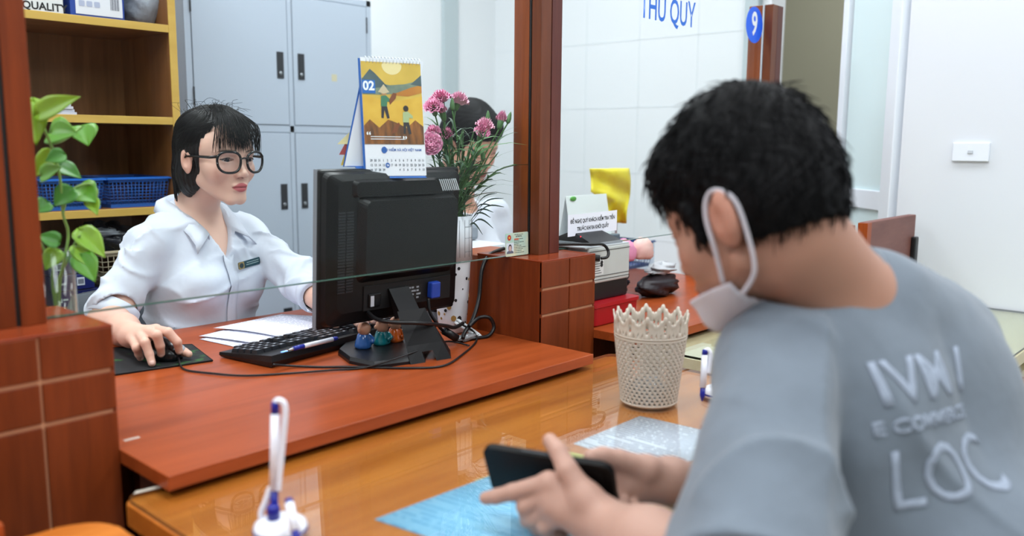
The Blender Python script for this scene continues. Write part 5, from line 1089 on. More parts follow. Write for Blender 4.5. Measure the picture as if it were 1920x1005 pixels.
def wrinkle(P, amp, k, seed):
    rg = np.random.default_rng(seed); o = np.zeros(len(P), np.float32)
    for i in range(5):
        a = rg.normal(size=3); a = a/np.linalg.norm(a)*k*rg.uniform(.6, 1.5); b2 = rg.normal(size=3); b2 = b2/np.linalg.norm(b2)*k*.45; ph = rg.uniform(0, 6.28)
        o += np.sin(P @ a.astype(np.float32)+1.5*np.sin(P @ b2.astype(np.float32)+ph)+ph)
    return amp*o/3
def crease(P, amp, k, seed, n=5):      # sharp narrow folds
    rg = np.random.default_rng(seed); o = np.zeros(len(P), np.float32)
    for i in range(n):
        a = rg.normal(size=3); a = a/np.linalg.norm(a)*k*rg.uniform(.5, 1.3); b2 = rg.normal(size=3); b2 = b2/np.linalg.norm(b2)*k*.7; ph, p2_ = rg.uniform(0, 6.28, 2)
        m = np.clip(np.sin(P @ b2.astype(np.float32)+p2_), 0, 1); o += m*(1-np.abs(np.sin(.5*(P @ a.astype(np.float32)+1.2*np.sin(P @ b2.astype(np.float32)*.8+ph)+ph))))**4
    return -amp*o
def person_mesh(t, V_, Q_, name, m, cols=None):
    inv = pmat(t).inverted(); R_ = m3(inv); V_ = V_ @ R_.T+np.array(inv.translation); me = np_mesh(name, V_, Q_); o = obj(name, me, m, t)
    if cols is not None: set_col(me, cols)
    return o
def bvh_of(V_, Q_): return BVHTree.FromPolygons([tuple(v) for v in V_], [tuple(int(i) for i in q) for q in Q_])
def camray(x, y): return (_F+_R*((x-960)/F_PX)-_U*((y-502.5)/F_PX)).normalized()

# ------------------------------------------------------------------ the clerk in the white shirt
wt = thing('person', 'woman clerk in white shirt and black glasses, hand on the mouse', 'person', (1.0, 1.95, 0))
WF = V(.19, -.98, 0)
HW = Fr(px(408, 296, d=1.985), V(.115, -.985, -.05), sc=.96); TW = Fr((1.0, 1.95, .5), WF)
shR, shL = V(.868, 1.910, .943), V(1.138, 1.958, .943)
elR, wrR = V(.752, 1.872, .795), px(246, 628, z=.80)
elL, wrL = V(1.152, 1.74, .846), V(1.118, 1.57, .805)
zt = lambda x, y, z: np.array(px(x, y, z=z))
fing = [([px(292, 619, z=.812), px(315, 623, z=.822), px(332, 641, z=.803), px(336, 658, z=.783)], (.0105, .0092, .0082, .0072)),
        ([px(276, 622, z=.814), px(294, 628, z=.821), px(300, 648, z=.799), px(302, 663, z=.781)], (.0105, .0092, .0082, .0072)),
        ([px(262, 628, z=.808), px(272, 642, z=.808), px(280, 664, z=.786), px(285, 681, z=.770)], (.010, .0088, .0078, .0068)),
        ([px(249, 636, z=.80), px(256, 652, z=.795), px(260, 664, z=.78), px(263, 671, z=.771)], (.0092, .008, .007, .0062)),
        ([px(300, 640, z=.79), px(328, 652, z=.782), px(345, 660, z=.776), px(354, 664, z=.774)], (.0125, .0098, .0085, .007))]
def hand_sdf(P, wr, fing, k=.006):
    d = None
    for i, (pts, rad) in enumerate(fing):
        e = chain(P, pts, rad, .003); d = e if d is None else np.minimum(d, e) if i == 4 else su(d, e, .0035)
    palm = None
    for i, (pts, rad) in enumerate(fing):
        e = rc(P, wr, pts[0], .0165 if i < 4 else .016, rad[0]*(1.12 if i < 4 else 1.2)); palm = e if palm is None else su(palm, e, .012)
    palm = su(palm, rc(P, wr, sum((f[0][0] for f in fing[:4]), Vector())/4+V(0, 0, -.008), .018, .014), .012)
    return su(d, palm, k)
def w_arms(P):
    d = hand_sdf(P, wrR, fing); d = su(d, rc(P, wrR, wrR.lerp(elR, .35), .0215, .030), .015); d = su(d, rc(P, wrR.lerp(elR, .35), elR, .030, .038), .02); d = su(d, rc(P, elR, shR, .038, .044), .03)
    fl = [([wrL+V(-.03+.02*i, -.075+.004*abs(i-1.5), .006), wrL+V(-.03+.02*i, -.115, .006), wrL+V(-.03+.02*i, -.135, -.006)], (.0095, .0085, .0072)) for i in range(4)]+[([wrL+V(-.035, -.03, -.005), wrL+V(-.05, -.06, -.01), wrL+V(-.05, -.085, -.012)], (.012, .0095, .0075))]
    e = hand_sdf(P, wrL, fl); e = su(e, rc(P, wrL, elL, .0215, .036), .015); e = su(e, rc(P, elL, shL, .038, .044), .03); return np.minimum(d, e)
def torso_local(L, o=0.0):
    Q = L.copy(); Q[:, 0] = np.abs(Q[:, 0])
    d = el(Q, (0, .012, .36), (.142+o, .094+o, .16+o)); d = su(d, el(Q, (0, .01, .2), (.128+o, .09+o, .17+o)), .05); d = su(d, el(Q, (0, 0, .03), (.172+o, .12+o, .13+o)), .05)
    d = su(d, rc(Q, (.06, .075, .345), (.062, .08, .345), .052+o, .05+o), .04); d = su(d, rc(Q, (0, -.02, .515), (.132, -.005, .446), .034+o, .038+o), .04); return d
def w_neck(P): return rc(P, HW.out((0, -.028, -.045)), TW.out((0, -.012, .50)), .043, .047)
def w_body(P):
    d = su(head_local(HW.to(P))*HW.sc, w_neck(P), .02); d = su(d, torso_local(TW.to(P), -.004), .035); d = su(d, rc(P, TW.out((.12, 0, .445)), shR, .042, .042), .03); d = su(d, rc(P, TW.out((-.12, 0, .445)), shL, .042, .042), .03); return su(d, w_arms(P), .02)
hc = np.array(HW.o)
p1 = surfnet(w_body, hc+(-.125, -.135, -.235), hc+(.125, .135, .115), .0019)
p2 = surfnet(w_body, np.minimum(wrR, elR)-np.array((.06, .18, .05)), np.maximum(wrR, elR)+np.array((.10, .06, .07)), .0021)
p3 = surfnet(w_body, (1.03, 1.40, .74), (1.24, 1.80, .93), .004)
p4 = surfnet(lambda P: su(torso_local(TW.to(P), -.004), w_arms(P), .02)+.006, (.68, 1.72, .40), (1.32, 2.12, 1.02), .01)
LW = HW.to(p1[0].astype(np.float32)); c1 = face_colors(LW, 'dcb5a3', 'b0555c')
bs = np.array(srgb('d8ae9b')[:3]); Vb, Qb = join_np([p1, p2, p3, p4]); cols = np.concatenate([c1]+[np.tile(bs, (len(p[0]), 1)) for p in (p2, p3, p4)])
tips = [f[0][-1] for f in fing]     # rosy fingertips and nails
person_mesh(wt, Vb, Qb, 'body', SKINW, cols)
NAILM = mat('nail_pale', 'e3bfb2', .25)
for i, (pts, rad) in enumerate(fing[:4]):
    a, b_ = pts[-2], pts[-1]; ax = (b_-a).normalized(); up = (V(-.3, -.55, .75)-ax*V(-.3, -.55, .75).dot(ax)).normalized(); b = MB(); b.m = frame(b_-ax*.001+up*(rad[-1]-.0022), ax.cross(up), ax); b.sph((0, 0, 0), (.0046, .006, .0026), 12, 8); b.build('fingernail', NAILM, wt, True)
# eyes
for s in (-1, 1):
    b = MB(); c = V(s*.031, .0695, 0); b.sph((0, 0, 0), .0127, 32, 24); look = (V(s*.031+.002, 1, -.06)-c*0).normalized()
    vv = [c+p for p in b.v]; cl = []
    for p in b.v:
        a = math.acos(max(-1, min(1, p.normalized().dot(look)))); cl.append(srgb('0a0708')[:3] if a < .24 else srgb('241510')[:3] if a < .56 else srgb('d2cbc8')[:3])
    b.v = [Vector(HW.out(p)) for p in vv]; o = b.build('eye', attr_color(mat('eye_mat', 'ffffff', .12)), wt, True); set_col(o.data, np.array(cl))
for s in (-1, 1):
    pl = []
    for k in range(11):
        e = -1.08+2.2*k/10; x_ = .031+.0142*e; z_ = .0046*(1-min(1, e*e))+.0006+(.0012 if k == 10 else 0); y_ = .0695+math.sqrt(max(1e-6, .0148**2-(x_-.031)**2*.8-z_*z_)); pl.append(HW.out((s*x_, y_, z_)))
    MB().tube(pl, [.0004]+[.0011]*9+[.0004], 6).build('eyelashes', HAIRB, wt, True)
# glasses
GLB = mat('glasses_black', '0b0b0d', .2)
gl = thing('glasses', 'black rimmed glasses worn by the woman clerk', 'glasses', HW.out((0, .1, 0)))
def lens_outline(s, off=0):
    o = []
    for k in range(36):
        a = 2*PI*k/36; ca, sa = math.cos(a), math.sin(a); rx = .0272+off; rz = .0245+off; e = .82; xx = rx*abs(ca)**e*(1 if ca > 0 else -1); z_ = rz*abs(sa)**e*(1 if sa > 0 else -1); xx *= (1+.08*(z_/rz))
        X = s*.0362+xx; o.append(Vector(HW.out((X, .1015-.9*max(0, abs(X)-.02)**1.0*.35, z_-.004))))
    return o
for s in (-1, 1):
    ol = lens_outline(s); MB().tube(ol+[ol[0]], .0029, 8).build('rim', GLB, gl, True)
    il = lens_outline(s, -.001); c = sum(il, Vector())/36; b = MB(); b.add([c]+il, [(0, 1+k, 1+(k+1) % 36) for k in range(36)]); b.build('lens', clear_glass('lens_glass', (.97, .98, 1), .45), gl, True)
    hp = Vector(HW.out((s*.0635, .0872, .009))); MB().tube([hp, Vector(HW.out((s*.0715, .07, .0065))), Vector(HW.out((s*.0775, .02, .006))), Vector(HW.out((s*.0785, -.012, .004))), Vector(HW.out((s*.076, -.032, -.012)))], [.0032, .0034, .0026, .0022, .0017], 8).build('temple', GLB, gl, True)
MB().tube(spline([HW.out((-.0115, .1025, .004)), HW.out((0, .106, .0065)), HW.out((.0115, .1025, .004))], 6), .0019, 8).build('bridge', GLB, gl, True)
# hair shell
def w_hair_l(L):
    Q = L.copy(); Q[:, 0] = np.abs(Q[:, 0]); d = el(Q, (0, -.022, .036), (.081, .100, .090)); d = su(d, el(Q, (0, -.046, -.034), (.082, .064, .078)), .03); d = su(d, el(Q, (0, -.08, .066), (.045, .036, .036)), .03)
    d = sx(d, el(Q, (0, .104, -.03), (.092, .085, .115)), .012); d = sx(d, el(Q, (.090, .002, -.024), (.027, .024, .034)), .008); d = sx(d, el(Q, (0, .01, -.12), (.06, .075, .07)), .015)
    an = np.arctan2(L[:, 0], L[:, 1]+.02); return d+.0011*np.sin(an*46+8*L[:, 2]/.1)+.0007*np.sin(an*97)
def w_hair(P): return w_hair_l(HW.to(P))*HW.sc
v, q = surfnet(w_hair, hc+(-.13, -.14, -.15), hc+(.13, .14, .15), .0024)
person_mesh(wt, v, q, 'hair', HAIRB)
rg = random.Random(5); paths = []
def HP(*p): return Vector(HW.out(p))
for k in range(420):      # wispy fringe
    e = rg.triangular(-.07, .07, .0) if k % 3 else rg.uniform(-.068, .068); l = rg.uniform(0, 1)**.8; j = lambda s=.003: rg.uniform(-s, s); zend = .016+.032*l+(.0 if abs(e) < .045 else -.02*rg.random())
    paths.append(spline([HP(e*.35+j(), .005+j(.01), .128-abs(e)*.05), HP(e*.7+j(), .058+j(), .108-abs(e)*.15), HP(e*.95+j(), .088-abs(e)*.15+j(), .072+j(.004)), HP(e*1.02+j(.005), .099-abs(e)*abs(e)*6+j(.003), zend)], 4))
def shell_r(az, z_):     # radius of the shell ellipsoid at height
    zz = (z_-.036)/.09; s_ = math.sqrt(max(.02, 1-zz*zz)) if zz > -.15 else 1.0
    return (.0825*s_*math.sin(az), -.022+.1015*s_*math.cos(az))
for k in range(520):      # hair combed back over the sides and hanging behind the ears
    sgn = rg.choice((-1, 1)); az = math.radians(rg.uniform(62, 178))*sgn; off = rg.uniform(-.001, .003); p = []
    az0 = az*.55
    for i, z_ in enumerate((.122, .1, .07, .035, .0, -.035, -.07, -.098+rg.uniform(-.012, .006))):
        f = min(1, i/3); a2 = az0+(az-az0)*f
        if abs(math.degrees(a2)) < 108 and z_ < .02: a2 = math.radians(112)*sgn
        x_, y_ = shell_r(a2, z_); sh = 1.0 if z_ > -.03 else 1-.9*(-.03-z_); p.append(HP(x_*sh*(1+off*8), y_*sh*(1+off*8)-(.006 if z_ < -.03 else 0), z_))
    paths.append(spline(p, 3))
for k in range(150):      # temple hair swept back over the ear
    sgn = rg.choice((-1, 1)); f = rg.random(); j = lambda s_=.003: rg.uniform(-s_, s_); z1_ = .078-.055*f
    paths.append(spline([HP(sgn*(.045+.012*f+j()), .062-.022*f+j(), z1_+.018+j()), HP(sgn*(.069+.004*f), .03-.012*f+j(), z1_+.006+j()), HP(sgn*.080, -.012+j(), z1_-.006+j()), HP(sgn*.0825, -.045+j(), z1_-.02+j())], 4))
for k in range(60):       # flyaways on the crown
    a = rg.uniform(-1.2, 1.2); x_, y_ = .05*math.sin(a), rg.uniform(-.09, .06); p0 = HP(x_, y_, .118-abs(x_)*.3); d_ = V(rg.uniform(-.02, .02), rg.uniform(-.02, .02), rg.uniform(.004, .022)); d2 = V(rg.uniform(-.02, .03), rg.uniform(-.03, .01), rg.uniform(-.01, .006)); paths.append(spline([p0, p0+d_, p0+d_+d2], 4))
strands(paths, .00042, 'hair_strands', HAIRB, wt)['kind'] = 'stuff'
# shirt
def w_shirt(P):
    L = TW.to(P); d = torso_local(L, .006); wr_ = wrinkle(P*np.array((1, 1, 1.5), np.float32), .003, 48, 3)+crease(P, .007, 50, 20, 6)
    ar = rc(P, shR, elR.lerp(shR, .12)+V(-.004, 0, .008), .043, .050); ar = su(ar, rc(P, shR, TW.out((.1, 0, .425)), .043, .052), .03)
    al = rc(P, shL, elL, .043, .043); al = su(al, rc(P, elL, elL.lerp(wrL, .42), .045, .037), .02); al = su(al, rc(P, shL, TW.out((-.1, 0, .425)), .043, .052), .03)
    # cuffs
    axR = elR-shR; axR.normalize()
    fold = wrinkle(P, .004, 75, 8)+crease(P, .009, 75, 18); ar = ar+fold; al = al+wrinkle(P, .004, 75, 9)+crease(P, .008, 75, 19)
    d = su(d+wr_, ar, .02); d = su(d, al, .02)
    d = np.maximum(d, -rc(P, elR.lerp(shR, .1), wrR, .046, .045)); d = np.maximum(d, -rc(P, elL.lerp(wrL, .3), wrL, .033, .033))
    neck = rc(P, TW.out((0, -.012, .47)), HW.out((0, -.02, -.06)), .056, .06); d = np.maximum(d, -neck)
    vee = np.maximum(np.abs(L[:, 0])-(L[:, 2]-.405)*.5, -(L[:, 1]-.0))*.85; return np.maximum(d, -vee)
v, q = surfnet(w_shirt, (.64, 1.55, .42), (1.32, 2.14, 1.06), .0042); bvW = bvh_of(v, q)
sh_o = person_mesh(wt, v, q, 'shirt', WHSH)
# rolled cuff of the right sleeve
def cuff(c, ax, r, L_, lean=0):
    ax = Vector(ax).normalized(); M_ = ax.to_track_quat('Z', 'Y').to_matrix().to_4x4(); M_.translation = c; b = MB(); b.m = M_; n_ = 36
    b.loft([[(rr_*math.cos(a)*(1+.03*math.sin(3*a)), rr_*math.sin(a)*(1+.03*math.sin(2*a+1)), z_) for a in [2*PI*i/n_ for i in range(n_)]] for rr_, z_ in ((r-.006, -L_*.5), (r+.002, -L_*.5), (r+.005, 0), (r+.004, L_*.5), (r+.001, L_*.52), (r-.006, L_*.5))], cap=False); return b
axr = (elR-shR).normalized(); cuff(elR.lerp(shR, .1), axr, .049, .035).build('cuff', WHSH, wt, True)
cuff(elL.lerp(wrL, .42), (wrL-elL), .038, .028).build('cuff', WHSH, wt, True)
def onshirt(bv, loc, dirv, off=.0015, fr=None):
    h = bv.ray_cast(Vector(loc), Vector(dirv), 4.0); return (h[0]+h[1]*off, h[1]) if h[0] else (None, None)
def ts(x, z, off=.002, back=False):
    o = Vector(TW.out((x, .4, z))); d = Vector(TW.out((x, 0, z)))-o; h, n_ = onshirt(bvW, o, d.normalized(), off); return h if h else Vector(TW.out((x, .1, z)))
rows = [[ts(-.014, z, .003), ts(-.005, z, .0035), ts(.005, z, .0035), ts(.014, z, .003)] for z in [.14+.012*i for i in range(24)]]
b = MB(); b.loft(rows, closed=False, cap=False); o = b.build('placket', WHSH, wt, True); o.modifiers.new('th', 'SOLIDIFY').thickness = .0015
for z in (.17, .25, .33):
    p = ts(0, z, .004); b = MB(); b.m = frame(p, TW.out((1, 0, 0))-Vector(TW.out((0, 0, 0))) if False else V(*[float(k) for k in TW.R[0]]), (0, 0, 1)); b.lathe([(.0045, -.001), (.0045, .001), (.001, .0012)], 12); b.build('button', mat('button_pearl', 'e8e8ea', .3), wt, True)
# collar wings
for s in (-1, 1):
    rings = []
    for i in range(15):
        f = i/14; a = math.radians(180-150*f); sn, cs = math.sin(a)*s, math.cos(a)
        top = V(sn*.058, cs*.058-.01, .553-.045*f**2); out = V(sn*(.084+.016*f), cs*(.08+.016*f)-.008, .522-.035*f**2.2)
        if i >= 10: g = (i-10)/4; out = out.lerp(V(s*.088, .112, .428), g**1.2); top = top.lerp(V(s*.037, .094, .468), g)
        inn = top+V(-sn*.004, -cs*.004, -.03)
        mid = top.lerp(out, .5)+V(sn, cs, .6)*.010*(1-.4*f)
        rings.append([Vector(TW.out(q_)) for q_ in (inn, top, mid, out)])
    b = MB(); b.loft(rings, closed=False, cap=False); o = b.build('collar', WHSH, wt, True); o.modifiers.new('th', 'SOLIDIFY').thickness = .003
# lapel edges folding open below the collar
# name badge
h, n_ = onshirt(bvW, CAM_LOC, camray(465, 496), .009)
if h:
    n_ = Vector(n_); n_ = (n_*.5+(Vector(TW.R[1].tolist()))*.5).normalized(); xr = -Vector(TW.R[0].tolist()); M_ = frame(h, xr+V(0, 0, .12), V(0, 0, 1)); 
    if (M_.to_3x3() @ V(0, 0, 1)).dot(n_) < 0: M_ = frame(h, -xr, V(0, 0, 1))
    bd = thing('name_badge', 'dark teal name badge with gold end pinned on the white shirt', 'badge', h)
    def bpart(nm, pts, z0, z1, m): b = MB(); b.m = M_; b.prism(pts, z0, z1); b.build(nm, m, bd, True)
    bpart('plate', rrect(.066, .017, .003), -.001, .001, mat('badge_teal', '1d4650', .3, metal=.3)); bpart('gold_end', rrect(.017, .017, .003, 4, -.0245, 0), -.001, .0014, mat('badge_gold', 'a38f5c', .3, metal=.7))
    bpart('emblem', [(-.0245+.006*math.cos(a*PI/8), .006*math.sin(a*PI/8)) for a in range(16)], .0012, .0018, mat('badge_dark', '20343a', .4))
    b = MB(); b.m = M_
    rr_ = random.Random(2)
    for y_, x0_, x1_ in ((.0025, -.008, .026), (-.0025, -.01, .028)):
        xx = x0_
        while xx < x1_: w_ = rr_.uniform(.0015, .004); b.box((xx, y_, .001), (xx+w_, y_+.0018, .0013)); xx += w_+.0008
    b.build('text_lines', mat('badge_text', '9fb6b4', .5), bd, True)
# trousers
def w_leg(P):
    d = None
    for s in (-1, 1):
        e = su(rc(P, TW.out((s*.08, .02, -.02)), TW.out((s*.1, .42, -.02)), .085, .062), rc(P, TW.out((s*.1, .42, -.02)), TW.out((s*.1, .40, -.42)), .058, .045), .02); e = su(e, rc(P, TW.out((s*.1, .40, -.465)), TW.out((s*.1, .52, -.47)), .035, .03), .03); d = e if d is None else np.minimum(d, e)
    return su(d, el(TW.to(P), (0, -.01, .0), (.175, .13, .12)), .03)
v, q = surfnet(w_leg, (.7, 1.35, -.01), (1.35, 2.15, .7), .012); person_mesh(wt, v, q, 'trousers', NAVT)
# office chair
def office_chair(loc, fwd, label):
    t = thing('office_chair', label, 'chair', loc, math.atan2(fwd[1], fwd[0])-PI/2); CH_ = mat('chair_grey', '4a5058', .7); CM_ = mat('chair_metal', '3a3d42', .4, metal=.5)
    b = MB(); b.prism(rrect(.46, .44, .08, 6), .32, .37, .02); b.build('seat', CH_, t)
    b = MB(); b.loft([[(x_*w_, -.235-.03*abs(x_)**2*-1+dy, z_) for x_ in (-1, -.6, 0, .6, 1)]+[(x_*w_, -.26+.03*abs(x_)**2+dy, z_) for x_ in (1, .6, 0, -.6, -1)] for w_, z_, dy in ((.18, .44, 0), (.205, .55, -.01), (.2, .72, -.02), (.15, .80, -.03))]); b.build('backrest', CH_, t)
    MB().box((-.03, -.28, .34), (.03, -.25, .5), .005).build('back_bracket', CM_, t); MB().tube([V(0, 0, .08), V(0, 0, .32)], .028, 12).build('gas_lift', CM_, t)
    for k in range(5):
        a = 2*PI*k/5+.3; e = V(.28*math.cos(a), .28*math.sin(a), .06); l = MB().tube([V(0, 0, .09), e], [.025, .016], 8).build('leg', CM_, t); MB().sph(e+V(0, 0, -.035), .025, 12, 8).build('castor', BLACKM, l)
    return t
office_chair((1.0, 1.99, 0), (.19, -.98), 'dark grey office chair under the woman clerk')
# ------------------------------------------------------------------ the customer with the phone
mt = thing('person', 'man in grey printed T-shirt bending over a phone, mask under his chin', 'person', (1.0, .25, 0))
HM = Fr(px(1405, 400, d=.97), V(.03, .90, -.43), sc=1.01)
mf = V(.3, .954, 0); TMl = V(-.954, .3, 0)
c7 = V(1.022, .335, .993); shc = V(1.04, .375, .94)
mL, mR = shc+TMl*.175+V(.02, -.022, -.008), shc-TMl*.145+V(0, 0, -.012)
elm, wrm = V(.655, .318, .790), px(1122, 978, d=.95)
elr, wrr = px(1450, 980, d=1.09), px(1258, 902, d=1.05)
fm = [([px(1030, 905, d=.965), px(961, 923, d=.98), px(930, 931, d=.99), px(911, 934, d=.998)], (.0115, .0098, .0088, .0078)),
      ([px(1030, 930, d=.965), px(985, 950, d=.975), px(990, 975, d=.985), px(1020, 978, d=1.0)], (.0115, .0102, .009, .008)),
      ([px(1040, 950, d=.96), px(1000, 972, d=.975), px(1010, 990, d=.985), px(1035, 990, d=1.0)], (.011, .0098, .0088, .008)),
      ([px(1055, 965, d=.955), px(1022, 988, d=.965), px(1030, 1002, d=.975), px(1055, 1000, d=.985)], (.010, .0088, .008, .007)),
      ([px(1098, 935, d=.945), px(1064, 882, d=.955), px(1048, 848, d=.97), px(1031, 826, d=.985)], (.0165, .0125, .0105, .0085))]
fr_ = [([px(1150, 868, d=1.03), px(1118, 868, d=1.02), px(1108, 890, d=1.015), px(1125, 905, d=1.01)], (.0115, .0102, .009, .008)),
       ([px(1160, 890, d=1.03), px(1125, 905, d=1.02), px(1128, 925, d=1.015), px(1150, 928, d=1.01)], (.0115, .0105, .009, .008)),
       ([px(1172, 912, d=1.03), px(1140, 928, d=1.025), px(1150, 944, d=1.015), px(1170, 942, d=1.01)], (.011, .0098, .0088, .008)),
       ([px(1190, 930, d=1.035), px(1165, 942, d=1.03), px(1175, 952, d=1.02), px(1190, 948, d=1.015)], (.010, .0088, .008, .007)),
       ([px(1215, 880, d=1.03), px(1160, 862, d=1.02), px(1130, 855, d=1.01), px(1108, 856, d=1.0)], (.015, .0125, .011, .009))]
def m_arms(P):
    a = hand_sdf(P, wrm, fm); a = su(a, rc(P, wrm, wrm.lerp(elm, .4), .026, .038), .02); a = su(a, rc(P, wrm.lerp(elm, .4), elm, .038, .045), .02); a = su(a, rc(P, elm, mL, .045, .055), .03)
    b = hand_sdf(P, wrr, fr_); b = su(b, rc(P, wrr, elr, .027, .043), .02); b = su(b, rc(P, elr, mR, .045, .055), .03); return np.minimum(a, b)
TM = Fr((1.0, .27, .5), (.3, .954, 0))
TMb = Fr(tuple(c7), (.3, .954, -.33), (0, .0, 1))     # upper back frame, leaning
def m_torso(P, o=0.0):
    d = rc(P, (1.0, .215, .56), (1.005, .235, .68), .150+o, .148+o)
    U = TMb.to(P); Q = U.copy(); Q[:, 0] = np.abs(Q[:, 0])
    d = su(d, el(Q, (-.0, .065, -.135), (.152+o, .112+o, .165+o)), .06); d = su(d, el(Q, (.075, .0, -.11), (.085+o, .06+o, .11+o)), .05); d = su(d, el(Q, (0, .04, -.31), (.150+o, .11+o, .17+o)), .06)
    d = su(d, rc(P, c7+V(0, .03, -.004), mL+V(0, 0, .004), .052+o, .05+o), .05); d = su(d, rc(P, c7+V(0, .02, 0), mR, .045+o, .056+o), .05); return d
def m_neck(P): return su(rc(P, HM.out((0, -.03, -.05)), c7+V(-.01, .035, -.02), .056, .056), rc(P, HM.out((0, -.045, -.02)), c7+V(-.012, .012, -.03), .042, .046), .03)
def m_body(P):
    d = su(head_local(HM.to(P), True)*HM.sc, m_neck(P), .02); d = su(d, m_torso(P, -.008), .04); return su(d, m_arms(P), .02)
hm = np.array(HM.o)
p1 = surfnet(m_body, hm+(-.14, -.16, -.17), hm+(.14, .17, .14), .0025)
lo = np.minimum.reduce([np.array(p) for f in fm for p in f[0]]+[np.array(wrm), np.array(elm)])-.04; hi = np.maximum.reduce([np.array(p) for f in fm for p in f[0]]+[np.array(wrm), np.array(elm)])+.04
p2 = surfnet(lambda P: su(m_arms(P), m_torso(P, -.008), .02), lo, hi, .0022)
lo = np.minimum.reduce([np.array(p) for f in fr_ for p in f[0]]+[np.array(wrr)])-.03; hi = np.maximum.reduce([np.array(p) for f in fr_ for p in f[0]]+[np.array(wrr), np.array(elr)])+.03
p3 = surfnet(lambda P: su(m_arms(P), m_torso(P, -.008), .02), lo, hi, .0022) if False else surfnet(m_arms, np.array((.77, .45, .74)), hi, .0025)
p4 = surfnet(lambda P: su(su(m_torso(P, -.008), m_neck(P), .04), m_arms(P), .02)+.009, (.66, .05, .42), (1.36, .6, 1.03), .010)
LM = HM.to(p1[0].astype(np.float32)); c1 = face_colors(LM, 'a67c69', '8a5048', True); bs = np.array(srgb('b28d7e')[:3])
Vb, Qb = join_np([p1, p2, p3, p4]); cols = np.concatenate([c1]+[np.tile(bs, (len(p[0]), 1)) for p in (p2, p3, p4)])
person_mesh(mt, Vb, Qb, 'body', SKINM, cols)
for s in (-1, 1):
    b = MB(); b.sph((s*.031, .0695, 0), .0127, 20, 14); b.v = [Vector(HM.out(p)) for p in b.v]; o = b.build('eye', mat('eye_mat', 'ffffff', .12), mt, True); set_col(o.data, np.tile(np.array(srgb('302018')[:3]), (len(b.v), 1)))
# short black hair
def m_hair_l(L):
    Q = L.copy(); Q[:, 0] = np.abs(Q[:, 0]); d = el(Q, (0, -.014, .038), (.082, .100, .108)); d = su(d, el(Q, (0, -.046, .0), (.075, .058, .07)), .03); d = su(d, el(Q, (0, .052, .075), (.06, .042, .042)), .03)
    d = sx(d, el(Q, (0, .095, -.055), (.1, .082, .10)), .012); d = sx(d, el(Q, (.085, -.002, -.04), (.035, .03, .058)), .006); d = sx(d, el(Q, (0, -.02, -.122), (.12, .13, .096)), .01)
    d = su(d, rc(Q, (.072, .03, .02), (.0685, .026, -.022), .008, .004), .008)
    an = np.arctan2(L[:, 0], L[:, 1]+.02); return d+.0009*np.sin(an*23+14*np.sin(L[:, 2]*60))+.0005*np.sin(an*51+L[:, 2]*240)
def m_hair(P): return m_hair_l(HM.to(P))*HM.sc
v, q = surfnet(m_hair, hm+(-.15, -.17, -.13), hm+(.15, .18, .17), .003)
person_mesh(mt, v, q, 'hair', HAIRM)
rg = random.Random(8); paths = []; tri = np.random.default_rng(3).choice(len(v), 2600, replace=False); hv = HM.to(v.astype(np.float32)); wh = V(*HM.out((0, -.05, .125)))
cenl = np.array((0, -.02, .03))
for i in tri:
    l = hv[i]; 
    if l[2] < -.06: continue
    nn_ = Vector((l-cenl).tolist()).normalized(); whl = V(0, -.06, .13); tg = Vector(l.tolist())-whl; tg = (tg-nn_*tg.dot(nn_)); tg = tg.normalized() if tg.length > 1e-4 else V(1, 0, 0)
    tg = (tg+V(rg.uniform(-.5, .5), rg.uniform(-.5, .5), rg.uniform(-.5, .5))*.6).normalized(); L_ = rg.uniform(.012, .03); p0 = Vector(l.tolist())-nn_*.002
    paths.append([Vector(HM.out(p0)), Vector(HM.out(p0+tg*L_*.5+nn_*.004)), Vector(HM.out(p0+tg*L_+nn_*.0035*rg.uniform(-.3, 1.2)))])
strands(paths, .0008, 'hair_strands', HAIRM, mt)['kind'] = 'stuff'
# mask pulled under the chin, with ear loops
MASK = mat('mask_white', 'c6c3cb', .75)
def m_mask(P):
    L = HM.to(P); d = np.abs(head_local(L, True, False)-.008)-.003; bx = np.maximum(np.maximum(-.085-L[:, 2]*1.0-.03, L[:, 2]+.07+.0*L[:, 1]), .012-L[:, 1]); return np.maximum(d, bx)*HM.sc
v, q = surfnet(m_mask, hm+(-.14, -.05, -.19), hm+(.14, .19, .06), .0028)
if len(v): person_mesh(mt, v, q, 'face_mask', MASK)
for s in (-1, 1):
    b = MB(); pts_ = [(s*.0665, .022, -.068), (s*.079, .010, -.035), (s*.0825, .005, .0), (s*.083, -.004, .0195), (s*.084, -.018, .0235), (s*.083, -.034, .006), (s*.0785, -.032, -.03), (s*.07, -.020, -.068), (s*.064, .006, -.086)]
    b.tube(spline([HM.out(p) for p in pts_], 6), .0026, 8); b.build('ear_loop', MASK, mt, True)
# T-shirt
TEE = mat('tee_grey', '66707b', .85, sheen=.2, bump=(9, .25, .03), var=(22, .16))
hemL = mL.lerp(elm, .97)
def m_tee(P):
    d = m_torso(P, .010)+wrinkle(P, .003, 38, 21)+crease(P, .008, 34, 23); ar = rc(P, mL, hemL, .066, .076)+wrinkle(P, .003, 48, 22)+crease(P, .009, 40, 24); ar = su(ar, rc(P, mL, TMb.out((-.08, .05, -.08)), .062, .07), .05); br_ = rc(P, mR, mR.lerp(elr, .7), .074, .076); d = su(su(d, ar, .009), br_, .03)
    ax = np.array((elm-mL).normalized(), np.float32); cut = ((P-np.array(hemL, np.float32)) @ ax)-.004; near = rc(P, mL, elm, .11, .11); d = np.where(near < 0, np.maximum(d, cut), d)
    d = np.maximum(d, -rc(P, mL.lerp(elm, .55), elm+(elm-mL)*.5, .05, .068))
    neck = rc(P, c7+V(-.006, .045, -.015), HM.out((0, -.035, -.05)), .058, .066); d = np.maximum(d, -neck); return d
